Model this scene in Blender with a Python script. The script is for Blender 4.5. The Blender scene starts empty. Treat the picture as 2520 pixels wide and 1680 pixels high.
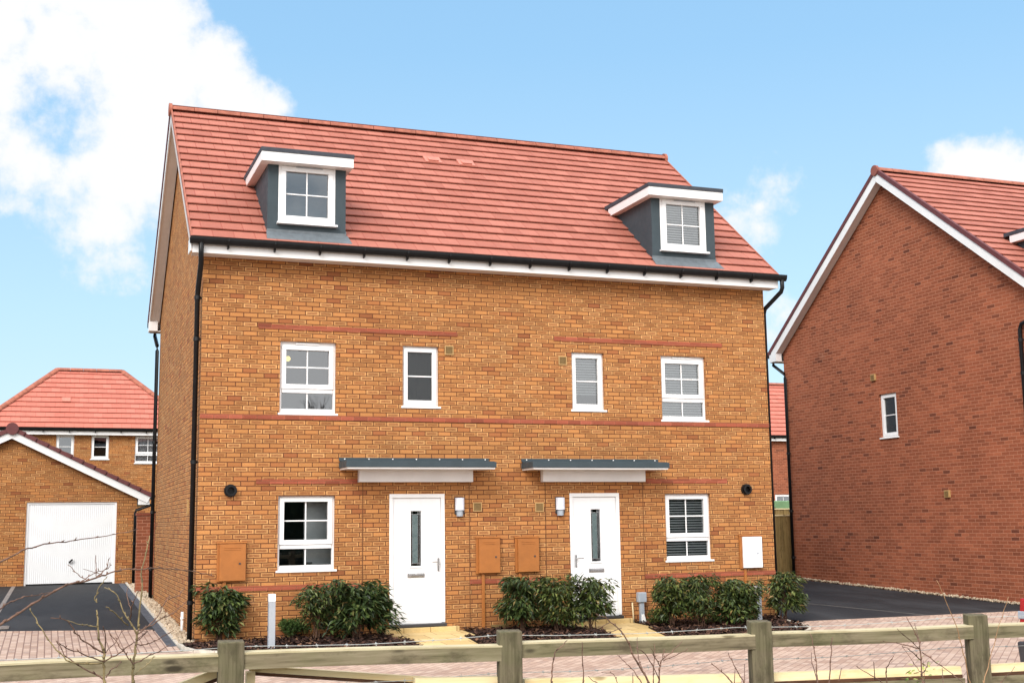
import bpy, bmesh, math, random
from mathutils import Vector, Matrix
R = math.radians
C = bpy.context.scene.collection
SC = bpy.context.scene

# ------------------------------------------------------------------ camera
def make_camera():
    cd = bpy.data.cameras.new('camera'); cam = bpy.data.objects.new('camera', cd); C.objects.link(cam)
    pitch, yaw, roll = 0.1459924, 0.3595304, -0.0136256
    sy, cy, sp, cp = math.sin(yaw), math.cos(yaw), math.sin(pitch), math.cos(pitch)
    f = Vector((sy*cp, cy*cp, sp)); r = Vector((cy, -sy, 0)); u = r.cross(f)
    cr, sr = math.cos(roll), math.sin(roll)
    r2 = cr*r + sr*u; u2 = -sr*r + cr*u
    m = Matrix((r2, u2, -f)).transposed().to_4x4()
    m.translation = (-7.33506, -19.80225, 1.77262)
    cam.matrix_world = m
    cd.sensor_fit = 'HORIZONTAL'; cd.sensor_width = 36; cd.lens = 36*3028.79/2520
    cd.clip_start = 0.05; cd.clip_end = 3000
    SC.camera = cam
    return r2, u2, f
CR, CU, CF = make_camera()

# ------------------------------------------------------------------ light
SUN_EL, SUN_AZ = R(36), R(220)          # azimuth clockwise from +Y; the sun is behind the viewer
EXPOSURE = 1.0
def make_world():
    w = bpy.data.worlds.new('World'); SC.world = w; w.use_nodes = True
    nt = w.node_tree; N = nt.nodes; L = nt.links; N.clear()
    def n(t, **k):
        x = N.new(t)
        for a, b in k.items(): setattr(x, a, b)
        return x
    def math_(op, a, b=None, c=None):
        x = n('ShaderNodeMath', operation=op)
        for i, v in enumerate((a, b, c)):
            if v is None: continue
            if isinstance(v, (int, float)): x.inputs[i].default_value = v
            else: L.new(v, x.inputs[i])
        return x.outputs[0]
    out = n('ShaderNodeOutputWorld'); bg = n('ShaderNodeBackground'); bg.inputs['Strength'].default_value = 0.11
    sky = n('ShaderNodeTexSky', sky_type='NISHITA', sun_disc=False, sun_elevation=SUN_EL, sun_rotation=SUN_AZ,
            altitude=50, air_density=1.0, dust_density=0.6, ozone_density=1.6)
    tc = n('ShaderNodeTexCoord'); D = tc.outputs['Generated']
    # blue of the clear air: the Nishita sky evened out with height
    sepd = n('ShaderNodeSeparateXYZ'); L.new(D, sepd.inputs[0])
    rp = n('ShaderNodeValToRGB'); e = rp.color_ramp.elements
    for i, (p, c) in enumerate(((0.0, (.68, .86, 1.0)), (.167, (.54, .81, .99)), (.366, (.355, .66, .97)), (1.0, (.16, .40, .80)))):
        x = e[i] if i < 2 else e.new(p)
        x.position = p; x.color = (*c, 1)
    L.new(sepd.outputs['Z'], rp.inputs[0])
    half = n('ShaderNodeMix', data_type='RGBA', blend_type='MULTIPLY'); half.inputs['Factor'].default_value = 1
    L.new(rp.outputs[0], half.inputs['A']); half.inputs['B'].default_value = (4.55, 4.55, 4.55, 1)
    lift = n('ShaderNodeMix', data_type='RGBA'); lift.inputs['Factor'].default_value = .18
    L.new(half.outputs['Result'], lift.inputs['A']); L.new(sky.outputs[0], lift.inputs['B'])
    # clouds : blobs by direction, edges broken up by noise
    def dirpx(x, y):                                    # direction of a spot of sky seen from the viewpoint
        u = (x*2520/2352 - 1260)/3028.79; v = (y*2520/2352 - 840)/3028.79
        return (CF + CR*u - CU*v).normalized()
    def blob(x, y, r, wt):
        c = dirpx(x, y); cr = math.cos(r*2520/2352/3028.79)
        dp = n('ShaderNodeVectorMath', operation='DOT_PRODUCT'); L.new(D, dp.inputs[0]); dp.inputs[1].default_value = c
        t = math_('MULTIPLY', math_('SUBTRACT', dp.outputs['Value'], cr), 1/(1-cr))
        return math_('ADD', math_('MAXIMUM', math_('MINIMUM', t, 0.0), -2.5), math_('MULTIPLY', math_('MAXIMUM', t, 0.0), wt))
    def noise(scale, det, rough, off):
        mp = n('ShaderNodeMapping'); mp.inputs['Location'].default_value = off; L.new(D, mp.inputs['Vector'])
        x = n('ShaderNodeTexNoise'); x.inputs['Scale'].default_value = scale; x.inputs['Detail'].default_value = det
        x.inputs['Roughness'].default_value = rough; L.new(mp.outputs[0], x.inputs['Vector']); return x.outputs['Fac']
    n1 = math_('SUBTRACT', noise(11, 9, 0.62, (3.1, 0.4, 1.7)), 0.5)
    n2 = math_('SUBTRACT', noise(34, 7, 0.6, (0.3, 2.4, 5.7)), 0.5)
    nn = math_('ADD', math_('MULTIPLY', n1, 2.4), math_('MULTIPLY', n2, 1.7))
    blobs = [(-40,40,400,1.1),(240,60,225,1.1),(330,200,200,1.1),(480,200,140,1.0),(570,250,100,0.9),(300,330,190,1.0),(60,290,150,.8),
             (250,480,190,0.55),(330,430,150,.6),(230,610,70,0.6),(2235,445,135,1.2),(2380,490,140,1.1),(1700,520,105,0.48),(1770,430,80,0.22),
             (1800,720,80,0.42)]
    acc = None
    for b in blobs:
        o = blob(*b); acc = o if acc is None else math_('MAXIMUM', acc, o)
    acc = math_('SUBTRACT', acc, math_('MAXIMUM', blob(150, 250, 120, 0.5), 0.0))
    m1 = n('ShaderNodeMapRange', interpolation_type='SMOOTHSTEP'); L.new(math_('ADD', acc, nn), m1.inputs['Value'])
    m1.inputs['From Min'].default_value = -0.05; m1.inputs['From Max'].default_value = 0.80
    # broken bright overcast over the rest of the sky (behind and above the viewer)
    sep = n('ShaderNodeSeparateXYZ'); L.new(D, sep.inputs[0])
    back = n('ShaderNodeMapRange', interpolation_type='SMOOTHSTEP'); L.new(math_('SUBTRACT', math_('MULTIPLY', sep.outputs['Y'], -1.0), math_('MULTIPLY', sep.outputs['Z'], -0.55)), back.inputs['Value'])
    back.inputs['From Min'].default_value = -0.1; back.inputs['From Max'].default_value = 0.45
    m2 = n('ShaderNodeMapRange', interpolation_type='SMOOTHSTEP'); L.new(noise(3.0, 8, 0.6, (1, 5, 2)), m2.inputs['Value'])
    m2.inputs['From Min'].default_value = 0.22; m2.inputs['From Max'].default_value = 0.46
    mask = math_('MAXIMUM', m1.outputs[0], math_('MULTIPLY', back.outputs[0], m2.outputs[0]))
    mx = n('ShaderNodeMix', data_type='RGBA'); L.new(mask, mx.inputs['Factor']); L.new(lift.outputs['Result'], mx.inputs['A'])
    cc = n('ShaderNodeMix', data_type='RGBA'); L.new(back.outputs[0], cc.inputs['Factor'])
    cc.inputs['A'].default_value = (4.55, 4.6, 4.75, 1); cc.inputs['B'].default_value = (9.6, 9.5, 9.5, 1); L.new(cc.outputs['Result'], mx.inputs['B'])
    L.new(mx.outputs['Result'], bg.inputs['Color']); L.new(bg.outputs[0], out.inputs['Surface'])
make_world()
def make_sun():
    sd = bpy.data.lights.new('sun', 'SUN'); sd.energy = 1.5; sd.angle = R(26); sd.color = (1.0, 0.965, 0.91)
    so = bpy.data.objects.new('sun', sd); C.objects.link(so)
    d = Vector((math.sin(SUN_AZ)*math.cos(SUN_EL), math.cos(SUN_AZ)*math.cos(SUN_EL), math.sin(SUN_EL)))
    so.rotation_euler = d.to_track_quat('Z', 'Y').to_euler(); so.location = d*60
make_sun()
vs = SC.view_settings; vs.view_transform = 'Standard'; vs.look = 'None'; vs.exposure = EXPOSURE; vs.gamma = 1; vs.use_curve_mapping = False
SC.cycles.max_bounces = 8; SC.cycles.transparent_max_bounces = 16; SC.cycles.caustics_reflective = False; SC.cycles.caustics_refractive = False

# ------------------------------------------------------------------ materials
class NT:
    def __init__(s, name):
        s.m = bpy.data.materials.new(name); s.m.use_nodes = True; s.t = s.m.node_tree
        s.N = s.t.nodes; s.L = s.t.links; s.b = s.N['Principled BSDF']
    def n(s, t, **k):
        x = s.N.new(t)
        for a, b in k.items(): setattr(x, a, b)
        return x
    def put(s, sock, v):
        if hasattr(v, 'is_linked') or isinstance(v, bpy.types.NodeSocket): s.L.new(v, sock)
        elif isinstance(v, (tuple, list)) and len(v) == 3 and sock.type == 'RGBA': sock.default_value = (*v, 1)
        else: sock.default_value = v
    def M(s, op, a, b=None, c=None, clamp=False):
        x = s.n('ShaderNodeMath', operation=op, use_clamp=clamp)
        for i, v in enumerate((a, b, c)):
            if v is not None: s.put(x.inputs[i], v)
        return x.outputs[0]
    def mix(s, f, a, b, bt='MIX'):
        x = s.n('ShaderNodeMix', data_type='RGBA', blend_type=bt)
        s.put(x.inputs['Factor'], f); s.put(x.inputs['A'], a); s.put(x.inputs['B'], b); return x.outputs['Result']
    def ss(s, v, a, b, lo=0.0, hi=1.0):
        x = s.n('ShaderNodeMapRange', interpolation_type='SMOOTHSTEP'); s.put(x.inputs['Value'], v)
        x.inputs['From Min'].default_value = a; x.inputs['From Max'].default_value = b
        x.inputs['To Min'].default_value = lo; x.inputs['To Max'].default_value = hi; return x.outputs[0]
    def noise(s, vec, scale, det=4, rough=.55):
        x = s.n('ShaderNodeTexNoise'); s.put(x.inputs['Scale'], scale); x.inputs['Detail'].default_value = det; x.inputs['Roughness'].default_value = rough
        if vec is not None: s.L.new(vec, x.inputs['Vector'])
        return x.outputs['Fac']
    def map(s, vec, scale=(1,1,1), loc=(0,0,0), rot=(0,0,0)):
        x = s.n('ShaderNodeMapping'); s.L.new(vec, x.inputs['Vector'])
        x.inputs['Scale'].default_value = scale; x.inputs['Location'].default_value = loc; x.inputs['Rotation'].default_value = rot; return x.outputs[0]
    def pos(s): return s.n('ShaderNodeNewGeometry').outputs['Position']
    def obj(s): return s.n('ShaderNodeTexCoord').outputs['Object']
    def sep(s, v):
        x = s.n('ShaderNodeSeparateXYZ'); s.L.new(v, x.inputs[0]); return x.outputs
    def comb(s, a, b, c=0.0):
        x = s.n('ShaderNodeCombineXYZ')
        for i, v in enumerate((a, b, c)): s.put(x.inputs[i], v)
        return x.outputs[0]
    def white(s, vec):
        x = s.n('ShaderNodeTexWhiteNoise', noise_dimensions='3D'); s.L.new(vec, x.inputs['Vector']); return x.outputs
    def ramp(s, f, stops):
        x = s.n('ShaderNodeValToRGB'); e = x.color_ramp.elements
        while len(e) < len(stops): e.new(0.5)
        for i, (p, c) in enumerate(stops): e[i].position = p; e[i].color = (*c, 1)
        s.L.new(f, x.inputs[0]); return x.outputs[0]
    def bump(s, h, strength=.5, dist=.01):
        x = s.n('ShaderNodeBump'); x.inputs['Strength'].default_value = strength; x.inputs['Distance'].default_value = dist
        s.L.new(h, x.inputs['Height']); s.L.new(x.outputs[0], s.b.inputs['Normal'])
    def base(s, c, rough=.6, spec=.5, metal=0.0):
        s.put(s.b.inputs['Base Color'], c); s.put(s.b.inputs['Roughness'], rough); s.b.inputs['Specular IOR Level'].default_value = spec
        s.b.inputs['Metallic'].default_value = metal; return s.m

def plain(name, col, rough=.5, spec=.5, var=.10, scale=9, metal=0.0, bump=0.0):
    k = NT(name); nz = k.noise(k.pos(), scale, 6, .6)
    c = k.mix(k.ss(nz, .3, .7), tuple(x*(1-var) for x in col), tuple(min(1, x*(1+var)) for x in col))
    if bump: k.bump(k.noise(k.pos(), scale*9, 5, .6), bump, .004)
    return k.base(c, k.ss(k.noise(k.pos(), scale*2.3, 4), .3, .7, rough*.85, min(1, rough*1.12)), spec, metal)

def brick_mat(name, stops, mortar, core_dark, core_amt, bl=.225, bh=.075, jw=.0052, stain=.14):
    k = NT(name); g = k.n('ShaderNodeNewGeometry'); p = k.sep(g.outputs['Position']); nn = k.sep(g.outputs['True Normal'])
    ax = k.M('GREATER_THAN', k.M('ABSOLUTE', nn['X']), .5); az = k.M('GREATER_THAN', k.M('ABSOLUTE', nn['Z']), .5)
    def sel(f, a, b):
        return k.M('ADD', k.M('MULTIPLY', a, k.M('SUBTRACT', 1.0, f)), k.M('MULTIPLY', b, f))
    u = sel(ax, p['X'], p['Y']); v = sel(az, p['Z'], p['Y'])
    wob = k.M('MULTIPLY', k.M('SUBTRACT', k.noise(g.outputs['Position'], 9, 2), .5), .006)
    u = k.M('ADD', u, wob); v = k.M('ADD', v, wob)
    vv = k.M('DIVIDE', v, bh); row = k.M('FLOOR', vv); fv = k.M('SUBTRACT', vv, row)
    par = k.M('MULTIPLY', k.M('FLOORED_MODULO', row, 2.0), .5)
    jit = k.M('MULTIPLY', k.M('SUBTRACT', k.white(k.comb(row, 7.3, 2.1))['Value'], .5), .12)
    uu = k.M('ADD', k.M('ADD', k.M('DIVIDE', u, bl), par), jit); col = k.M('FLOOR', uu); fu = k.M('SUBTRACT', uu, col)
    du = k.M('MULTIPLY', k.M('MINIMUM', fu, k.M('SUBTRACT', 1.0, fu)), bl); dv = k.M('MULTIPLY', k.M('MINIMUM', fv, k.M('SUBTRACT', 1.0, fv)), bh)
    cell = k.comb(col, row, ax); rnd = k.white(cell); r1 = rnd['Value']; rc = k.sep(rnd['Color'])
    brick = k.ramp(r1, stops)
    fine = k.noise(g.outputs['Position'], 70, 3, .6)
    streak = k.noise(k.map(k.comb(u, v, 0.0), (26, 95, 1)), 1.0, 4, .65)
    inner = k.M('MULTIPLY', k.ss(du, .012, .042), k.ss(dv, .009, .027))
    on = k.ss(rc['X'], .26, .52)
    corem = k.M('MULTIPLY', k.M('MULTIPLY', inner, on), k.ss(streak, .25, .6, core_amt*.45, core_amt))
    brick = k.mix(corem, brick, core_dark)
    pits = k.M('MULTIPLY', k.ss(k.noise(k.map(k.comb(u, v, 0.0), (60, 60, 1)), 1.0, 3, .5), .62, .72), .35)
    brick = k.mix(pits, brick, core_dark)
    val = k.M('MULTIPLY', k.ss(fine, .25, .75, .86, 1.12), k.ss(rc['Y'], 0, 1, .88, 1.1))
    big = k.ss(k.noise(g.outputs['Position'], .55, 5, .6), .3, .7, 1-stain, 1+stain*.6)
    val = k.M('MULTIPLY', val, big)
    brick = k.mix(1.0, brick, k.comb(val, val, val), 'MULTIPLY')
    mort = k.mix(k.ss(fine, .3, .7), tuple(x*.8 for x in mortar), tuple(x*1.2 for x in mortar))
    jm = k.ss(k.M('MINIMUM', du, dv), jw*.55, jw*1.25)
    c = k.mix(jm, mort, brick)
    # faint pale lime bloom here and there
    bl_ = k.M('MULTIPLY', k.ss(k.noise(k.map(g.outputs['Position'], (1, 1, 2.2)), 1.3, 7, .7), .62, .78), .16)
    c = k.mix(bl_, c, (.62, .42, .30))
    h = k.M('ADD', k.M('MULTIPLY', jm, 1.0), k.M('MULTIPLY', fine, .35))
    k.bump(h, .55, .006)
    return k.base(c, .92, .25)

def tile_mat(name, stops, joint, gauge=.31, tw=.335):
    k = NT(name); uv = k.n('ShaderNodeUVMap', uv_map='UVMap').outputs[0]; p = k.sep(uv)
    row = k.M('FLOOR', k.M('ADD', k.M('DIVIDE', p['Y'], gauge), .0005))
    uu = k.M('ADD', k.M('DIVIDE', p['X'], tw), k.M('MULTIPLY', k.M('FLOORED_MODULO', row, 2.0), .5)); col = k.M('FLOOR', uu); fu = k.M('SUBTRACT', uu, col)
    rnd = k.white(k.comb(col, row, 3.0)); rc = k.sep(rnd['Color'])
    pos = k.pos()
    # batches of tiles weather alike: mix a per-tile value with a slow one
    slow = k.noise(pos, .8, 3, .5)
    c = k.ramp(k.M('ADD', k.M('MULTIPLY', rnd['Value'], .6), k.M('MULTIPLY', slow, .4)), stops)
    fine = k.noise(pos, 45, 5, .65); mid = k.noise(pos, 5, 5, .6)
    val = k.M('MULTIPLY', k.ss(fine, .25, .75, .9, 1.08), k.ss(mid, .25, .75, .93, 1.06))
    c = k.mix(1.0, c, k.comb(val, val, val), 'MULTIPLY')
    du = k.M('MULTIPLY', k.M('MINIMUM', fu, k.M('SUBTRACT', 1.0, fu)), tw)
    jm = k.ss(du, .0025, .0085)
    c = k.mix(jm, joint, c)
    k.bump(k.M('ADD', jm, k.M('MULTIPLY', fine, .2)), .5, .006)
    return k.base(c, .72, .35)

def glass_mat(name, refl=.16, tint=(.86, .9, .9), rough=.012):
    k = NT(name); out = k.N['Material Output']
    tr = k.n('ShaderNodeBsdfTransparent'); tr.inputs[0].default_value = (*tint, 1)
    gl = k.n('ShaderNodeBsdfGlossy'); gl.inputs['Roughness'].default_value = rough; gl.inputs['Color'].default_value = (.95, .98, 1, 1)
    bp = k.n('ShaderNodeBump'); bp.inputs['Strength'].default_value = .03; bp.inputs['Distance'].default_value = .02
    k.L.new(k.noise(k.pos(), 2.4, 2), bp.inputs['Height']); k.L.new(bp.outputs[0], gl.inputs['Normal'])
    fr = k.n('ShaderNodeFresnel'); fr.inputs['IOR'].default_value = 1.5
    f = k.M('ADD', k.M('MULTIPLY', fr.outputs[0], .9), refl, clamp=True)
    ms = k.n('ShaderNodeMixShader'); k.L.new(f, ms.inputs[0]); k.L.new(tr.outputs[0], ms.inputs[1]); k.L.new(gl.outputs[0], ms.inputs[2])
    k.L.new(ms.outputs[0], out.inputs['Surface']); return k.m

def wood_mat(name, a, b, dark, along='X', scale=1.0, green=0.0, knots=True):
    k = NT(name); o = k.obj(); i = {'X': (1.2, 22, 22), 'Y': (22, 1.2, 22), 'Z': (22, 22, 1.2)}[along]
    gr = k.noise(k.map(o, tuple(x*scale for x in i)), 1.0, 6, .65)
    c = k.ramp(gr, [(.28, dark), (.45, a), (.7, b)])
    st = k.noise(k.map(o, (2.2, 2.2, 5) if along != 'Z' else (5, 5, 2)), 1.3, 6, .7)
    c = k.mix(k.M('MULTIPLY', k.ss(st, .47, .68), .70), c, dark)
    if green: c = k.mix(k.M('MULTIPLY', k.ss(k.noise(o, 3.1, 5, .65), .42, .68), green), c, (.12, .15, .045))
    if knots:
        vo = k.n('ShaderNodeTexVoronoi'); k.L.new(k.map(o, (2.0, 3, 5.5) if along == 'X' else (5, 5, 1.6)), vo.inputs['Vector']); vo.inputs['Scale'].default_value = 1.7
        c = k.mix(k.M('MULTIPLY', k.ss(vo.outputs['Distance'], .22, .10), .85), c, tuple(x*.45 for x in dark))
    k.bump(gr, .35, .004)
    return k.base(c, .85, .25)

MAT = {}
MAT['buff_brick'] = brick_mat('buff_brick', [(0, (.27, .092, .036)), (.08, (.405, .167, .055)), (.4, (.470, .218, .073)), (.75, (.530, .264, .095)), (1, (.605, .328, .128))],
                              (.105, .036, .017), (.200, .066, .025), .86, jw=.0078, stain=.07)
MAT['red_band'] = brick_mat('red_band_brick', [(0, (.22, .060, .034)), (.4, (.33, .085, .045)), (1, (.38, .105, .060))], (.22, .085, .045), (.17, .05, .03), .35)
MAT['red_brick'] = brick_mat('red_brick', [(0, (.135, .041, .023)), (.07, (.245, .073, .036)), (.5, (.300, .090, .043)), (1, (.345, .111, .054))],
                             (.42, .188, .115), (.19, .053, .030), .22, jw=.0058, stain=.16)
MAT['tile'] = tile_mat('salmon_roof_tile', [(.12, (.325, .105, .072)), (.45, (.370, .126, .088)), (.85, (.415, .150, .107))], (.30, .075, .050))
MAT['ridge'] = plain('ridge_tile_clay', (.33, .115, .075), .75, .3, .22, 6)
MAT['verge'] = plain('maroon_verge_plastic', (.115, .032, .032), .6, .4, .12)
MAT['verge_red'] = plain('red_ridge_end', (.24, .075, .055), .65, .35, .12)
MAT['barge_shaded'] = plain('shaded_white_board', (.55, .50, .48), .6, .4, .12)  # white bargeboard greyed: shade on the left front verge put into the colour
MAT['upvc'] = plain('white_upvc', (.80, .80, .80), .32, .5, .025, 3)
MAT['fascia'] = plain('white_fascia_board', (.76, .755, .75), .42, .5, .05, 2)
MAT['door_white'] = plain('white_door_skin', (.80, .80, .81), .38, .5, .02, 3)
MAT['black'] = plain('black_rainwater_plastic', (.006, .006, .007), .42, .28, .2)
MAT['anthracite'] = plain('anthracite_cladding', (.040, .057, .067), .6, .3, .08, 4)
MAT['felt'] = plain('dark_felt_edge', (.045, .050, .062), .7, .3, .15, 8)
MAT['lead'] = plain('lead_flashing', (.115, .135, .150), .48, .5, .14, 10)
MAT['meter'] = plain('orange_brown_meter_box', (.345, .122, .026), .55, .4, .08, 6)
MAT['vent'] = plain('tan_vent_plastic', (.42, .26, .105), .6, .4, .08)
MAT['vent_dark'] = plain('vent_louvre', (.20, .13, .05), .7, .3, .1, 80)
MAT['chrome'] = plain('brushed_steel', (.55, .55, .55), .25, .5, .05, 5, 1.0)
MAT['dark_metal'] = plain('dark_metal', (.04, .04, .045), .35, .5, .1)
MAT['glass'] = glass_mat('window_glass', .125)
MAT['obscure_glass'] = glass_mat('obscured_window_glass', .03, (.62, .68, .66), .35)
MAT['frosted'] = plain('frosted_teal_glass', (.095, .135, .138), .28, .5, .08, 5)
MAT['door_glass'] = glass_mat('smoked_door_glass', .06, (.30, .36, .37))
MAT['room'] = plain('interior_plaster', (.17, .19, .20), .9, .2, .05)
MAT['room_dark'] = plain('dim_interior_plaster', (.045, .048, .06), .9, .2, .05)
MAT['blind'] = plain('white_blind_slat', (.72, .74, .74), .5, .4, .04)
MAT['lampglass'] = plain('opal_lamp_cover', (.70, .74, .84), .3, .5, .03)
MAT['steel'] = plain('steel_grey_paint', (.36, .39, .43), .4, .5, .05, 4)
MAT['grey_plastic'] = plain('grey_plastic', (.33, .37, .42), .45, .5, .05, 4)
MAT['white_pipe'] = plain('white_waste_pipe', (.78, .78, .77), .35, .5, .03)
MAT['curtain'] = plain('pale_net_curtain', (.62, .61, .64), .9, .2, .15, 14)
def lamp_mat():
    k = NT('glowing_lamp'); k.base((.9, .8, .5), .4); k.b.inputs['Emission Color'].default_value = (1, .74, .20, 1); k.b.inputs['Emission Strength'].default_value = .75; return k.m
MAT['glow'] = lamp_mat()

def paving_mat(name, rot, stops, joint, bl=.2, bw=.1, jw=.005, dark_amt=.10):
    k = NT(name); pos = k.pos(); q = k.sep(k.map(pos, (1, 1, 1), (0, 0, 0), (0, 0, rot)))
    wob = k.M('MULTIPLY', k.M('SUBTRACT', k.noise(pos, 6, 2), .5), .008)
    v = k.M('DIVIDE', k.M('ADD', q['X'], wob), bw); row = k.M('FLOOR', v); fv = k.M('SUBTRACT', v, row)
    u = k.M('ADD', k.M('DIVIDE', k.M('ADD', q['Y'], wob), bl), k.M('MULTIPLY', k.M('FLOORED_MODULO', row, 2.0), .5)); col = k.M('FLOOR', u); fu = k.M('SUBTRACT', u, col)
    d = k.M('MINIMUM', k.M('MULTIPLY', k.M('MINIMUM', fu, k.M('SUBTRACT', 1.0, fu)), bl), k.M('MULTIPLY', k.M('MINIMUM', fv, k.M('SUBTRACT', 1.0, fv)), bw))
    rnd = k.white(k.comb(col, row, 5.0)); rc = k.sep(rnd['Color'])
    c = k.ramp(rnd['Value'], stops); fine = k.noise(pos, 60, 4, .6); big = k.noise(pos, .9, 6, .65)
    c = k.mix(k.M('MULTIPLY', k.ss(rc['X'], .86, .90), .55), c, (.20, .120, .100))
    c = k.mix(k.ss(big, .35, .7, 0, .35), c, (.55, .42, .35))
    grime = k.M('MULTIPLY', k.ss(k.noise(k.map(pos, (.6, 2.2, 1)), 1.6, 7, .7), .50, .72), .5); c = k.mix(grime, c, (.22, .15, .125))
    val = k.ss(fine, .25, .75, .85, 1.1); c = k.mix(1.0, c, k.comb(val, val, val), 'MULTIPLY')
    jm = k.ss(d, jw*.5, jw*1.4); c = k.mix(jm, joint, c); k.bump(k.M('ADD', jm, k.M('MULTIPLY', fine, .25)), .5, .006)
    return k.base(c, .85, .3)
PV = [(0, (.36, .240, .185)), (.35, (.45, .320, .250)), (.7, (.50, .368, .292)), (1, (.53, .410, .335))]
MAT['paving'] = paving_mat('block_paving', R(45), PV, (.24, .155, .125))
MAT['paving_square'] = paving_mat('block_paving_square', 0.0, PV, (.20, .125, .10), jw=.008)
def asphalt_mat():
    k = NT('asphalt'); p = k.pos(); f = k.mix(.45, k.noise(p, 130, 3, .7), k.noise(p, 34, 4, .75)); b = k.noise(k.map(p, (1, .35, 1)), .9, 6, .65)
    c = k.mix(k.ss(f, .3, .7), (.011, .0115, .013), (.027, .028, .031)); c = k.mix(k.ss(b, .42, .66, 0, .8), c, (.043, .044, .048))
    k.bump(f, .6, .006); return k.base(c, k.ss(b, .35, .7, .75, .95), .25)
MAT['asphalt'] = asphalt_mat()
def slab_mat():
    k = NT('buff_paving_slab'); p = k.pos(); f = k.noise(p, 40, 5, .6); b = k.noise(p, 1.8, 6, .65)
    br = k.n('ShaderNodeTexBrick'); k.L.new(k.map(p, (1, 1, 1), (.07, .02, 0)), br.inputs['Vector']); br.inputs['Scale'].default_value = 1
    br.inputs['Brick Width'].default_value = .45; br.inputs['Row Height'].default_value = .45; br.inputs['Mortar Size'].default_value = .009; br.offset = .5
    br.inputs['Color1'].default_value = (.50, .36, .165, 1); br.inputs['Color2'].default_value = (.66, .50, .25, 1); br.inputs['Mortar'].default_value = (.27, .18, .08, 1)
    c = k.mix(k.ss(b, .35, .7, 0, .5), br.outputs['Color'], (.52, .36, .14)); v = k.ss(f, .25, .75, .9, 1.06); c = k.mix(1.0, c, k.comb(v, v, v), 'MULTIPLY')
    k.bump(f, .3, .004); return k.base(c, .85, .3)
MAT['slab'] = slab_mat()
MAT['concrete'] = plain('pale_concrete', (.52, .47, .40), .9, .25, .18, 7, bump=.4)
MAT['kerb_grey'] = plain('dusty_sett', (.20, .175, .16), .9, .25, .2, 8)
MAT['worn_line'] = plain('worn_pale_line', (.115, .108, .10), .9, .25, .3, 6)
MAT['kerb_dark'] = plain('dark_blue_kerb', (.075, .082, .098), .8, .3, .3, 9, bump=.4)
MAT['pebble'] = plain('cream_stone', (.42, .335, .24), .85, .3, .28, 11, bump=.3)
MAT['mulch'] = plain('bark_mulch_soil', (.030, .016, .012), .95, .2, .4, 30, bump=.8)
def chip_mat():
    k = NT('bark_chip'); g = k.n('ShaderNodeNewGeometry'); r = g.outputs['Random Per Island']
    c = k.ramp(r, [(0, (.016, .008, .007)), (.55, (.045, .020, .014)), (.85, (.085, .038, .024)), (1, (.22, .12, .07))]); return k.base(c, .9, .3)
MAT['chip'] = chip_mat()
def leaf_mat(name, stops, rough=.38):
    k = NT(name); g = k.n('ShaderNodeNewGeometry'); r = g.outputs['Random Per Island']
    c = k.ramp(r, stops); oi = k.n('ShaderNodeObjectInfo'); c = k.mix(k.M('MULTIPLY', oi.outputs['Random'], .45), c, k.mix(1.0, c, (1.9, 1.35, .8), 'MULTIPLY')); k.base(c, rough, .4)
    k.b.inputs['Subsurface Weight'].default_value = 0.0
    return k.m
MAT['leaf'] = leaf_mat('laurel_leaf', [(0, (.014, .028, .009)), (.4, (.030, .054, .015)), (.75, (.056, .090, .023)), (.93, (.105, .140, .040)), (1, (.20, .14, .06))], .47)
MAT['leaf_small'] = leaf_mat('small_hedge_leaf', [(0, (.022, .055, .014)), (.6, (.050, .105, .026)), (1, (.09, .15, .045))], .5)
MAT['hedge'] = leaf_mat('hedge_leaf', [(0, (.012, .022, .010)), (1, (.035, .050, .020))], .7)
MAT['bark'] = plain('brown_stem', (.10, .055, .035), .85, .25, .35, 40)
MAT['twig'] = plain('bare_red_brown_twig', (.15, .085, .060), .8, .3, .4, 30)
MAT['twig_green'] = plain('bare_grey_green_twig', (.23, .175, .085), .8, .3, .45, 16)
MAT['twig_tan'] = plain('dry_tan_stalk', (.33, .19, .10), .85, .25, .3, 30)
MAT['rail_wood'] = wood_mat('weathered_green_timber', (.185, .150, .092), (.275, .230, .150), (.060, .046, .027), 'X', 1.5, .20)
MAT['post_wood'] = wood_mat('weathered_post_timber', (.112, .090, .056), (.180, .148, .096), (.040, .031, .019), 'Z', 1.4, .20, False)
MAT['rail_top'] = wood_mat('pale_rail_top', (.50, .43, .27), (.60, .53, .36), (.36, .29, .16), 'X', 1.0)  # paler thin layer along the upper face of each rail
MAT['new_wood'] = wood_mat('fresh_yellow_timber', (.80, .65, .38), (.84, .73, .48), (.70, .51, .25), 'X', .8)
MAT['brown_wood'] = plain('brown_edge_strip', (.085, .038, .020), .8, .3, .25, 12)  # dark brown strip below the yellow face of braces and lower rails
MAT['board_wood'] = wood_mat('featheredge_board_timber', (.27, .180, .070), (.37, .255, .105), (.135, .088, .034), 'Z', 1.0, .10, False)
MAT['wire'] = plain('galvanised_wire', (.50, .51, .49), .4, .5, .1, 30, .5)
MAT['soil'] = plain('rough_verge_soil', (.10, .085, .045), .95, .2, .4, 3, bump=.6)

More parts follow.
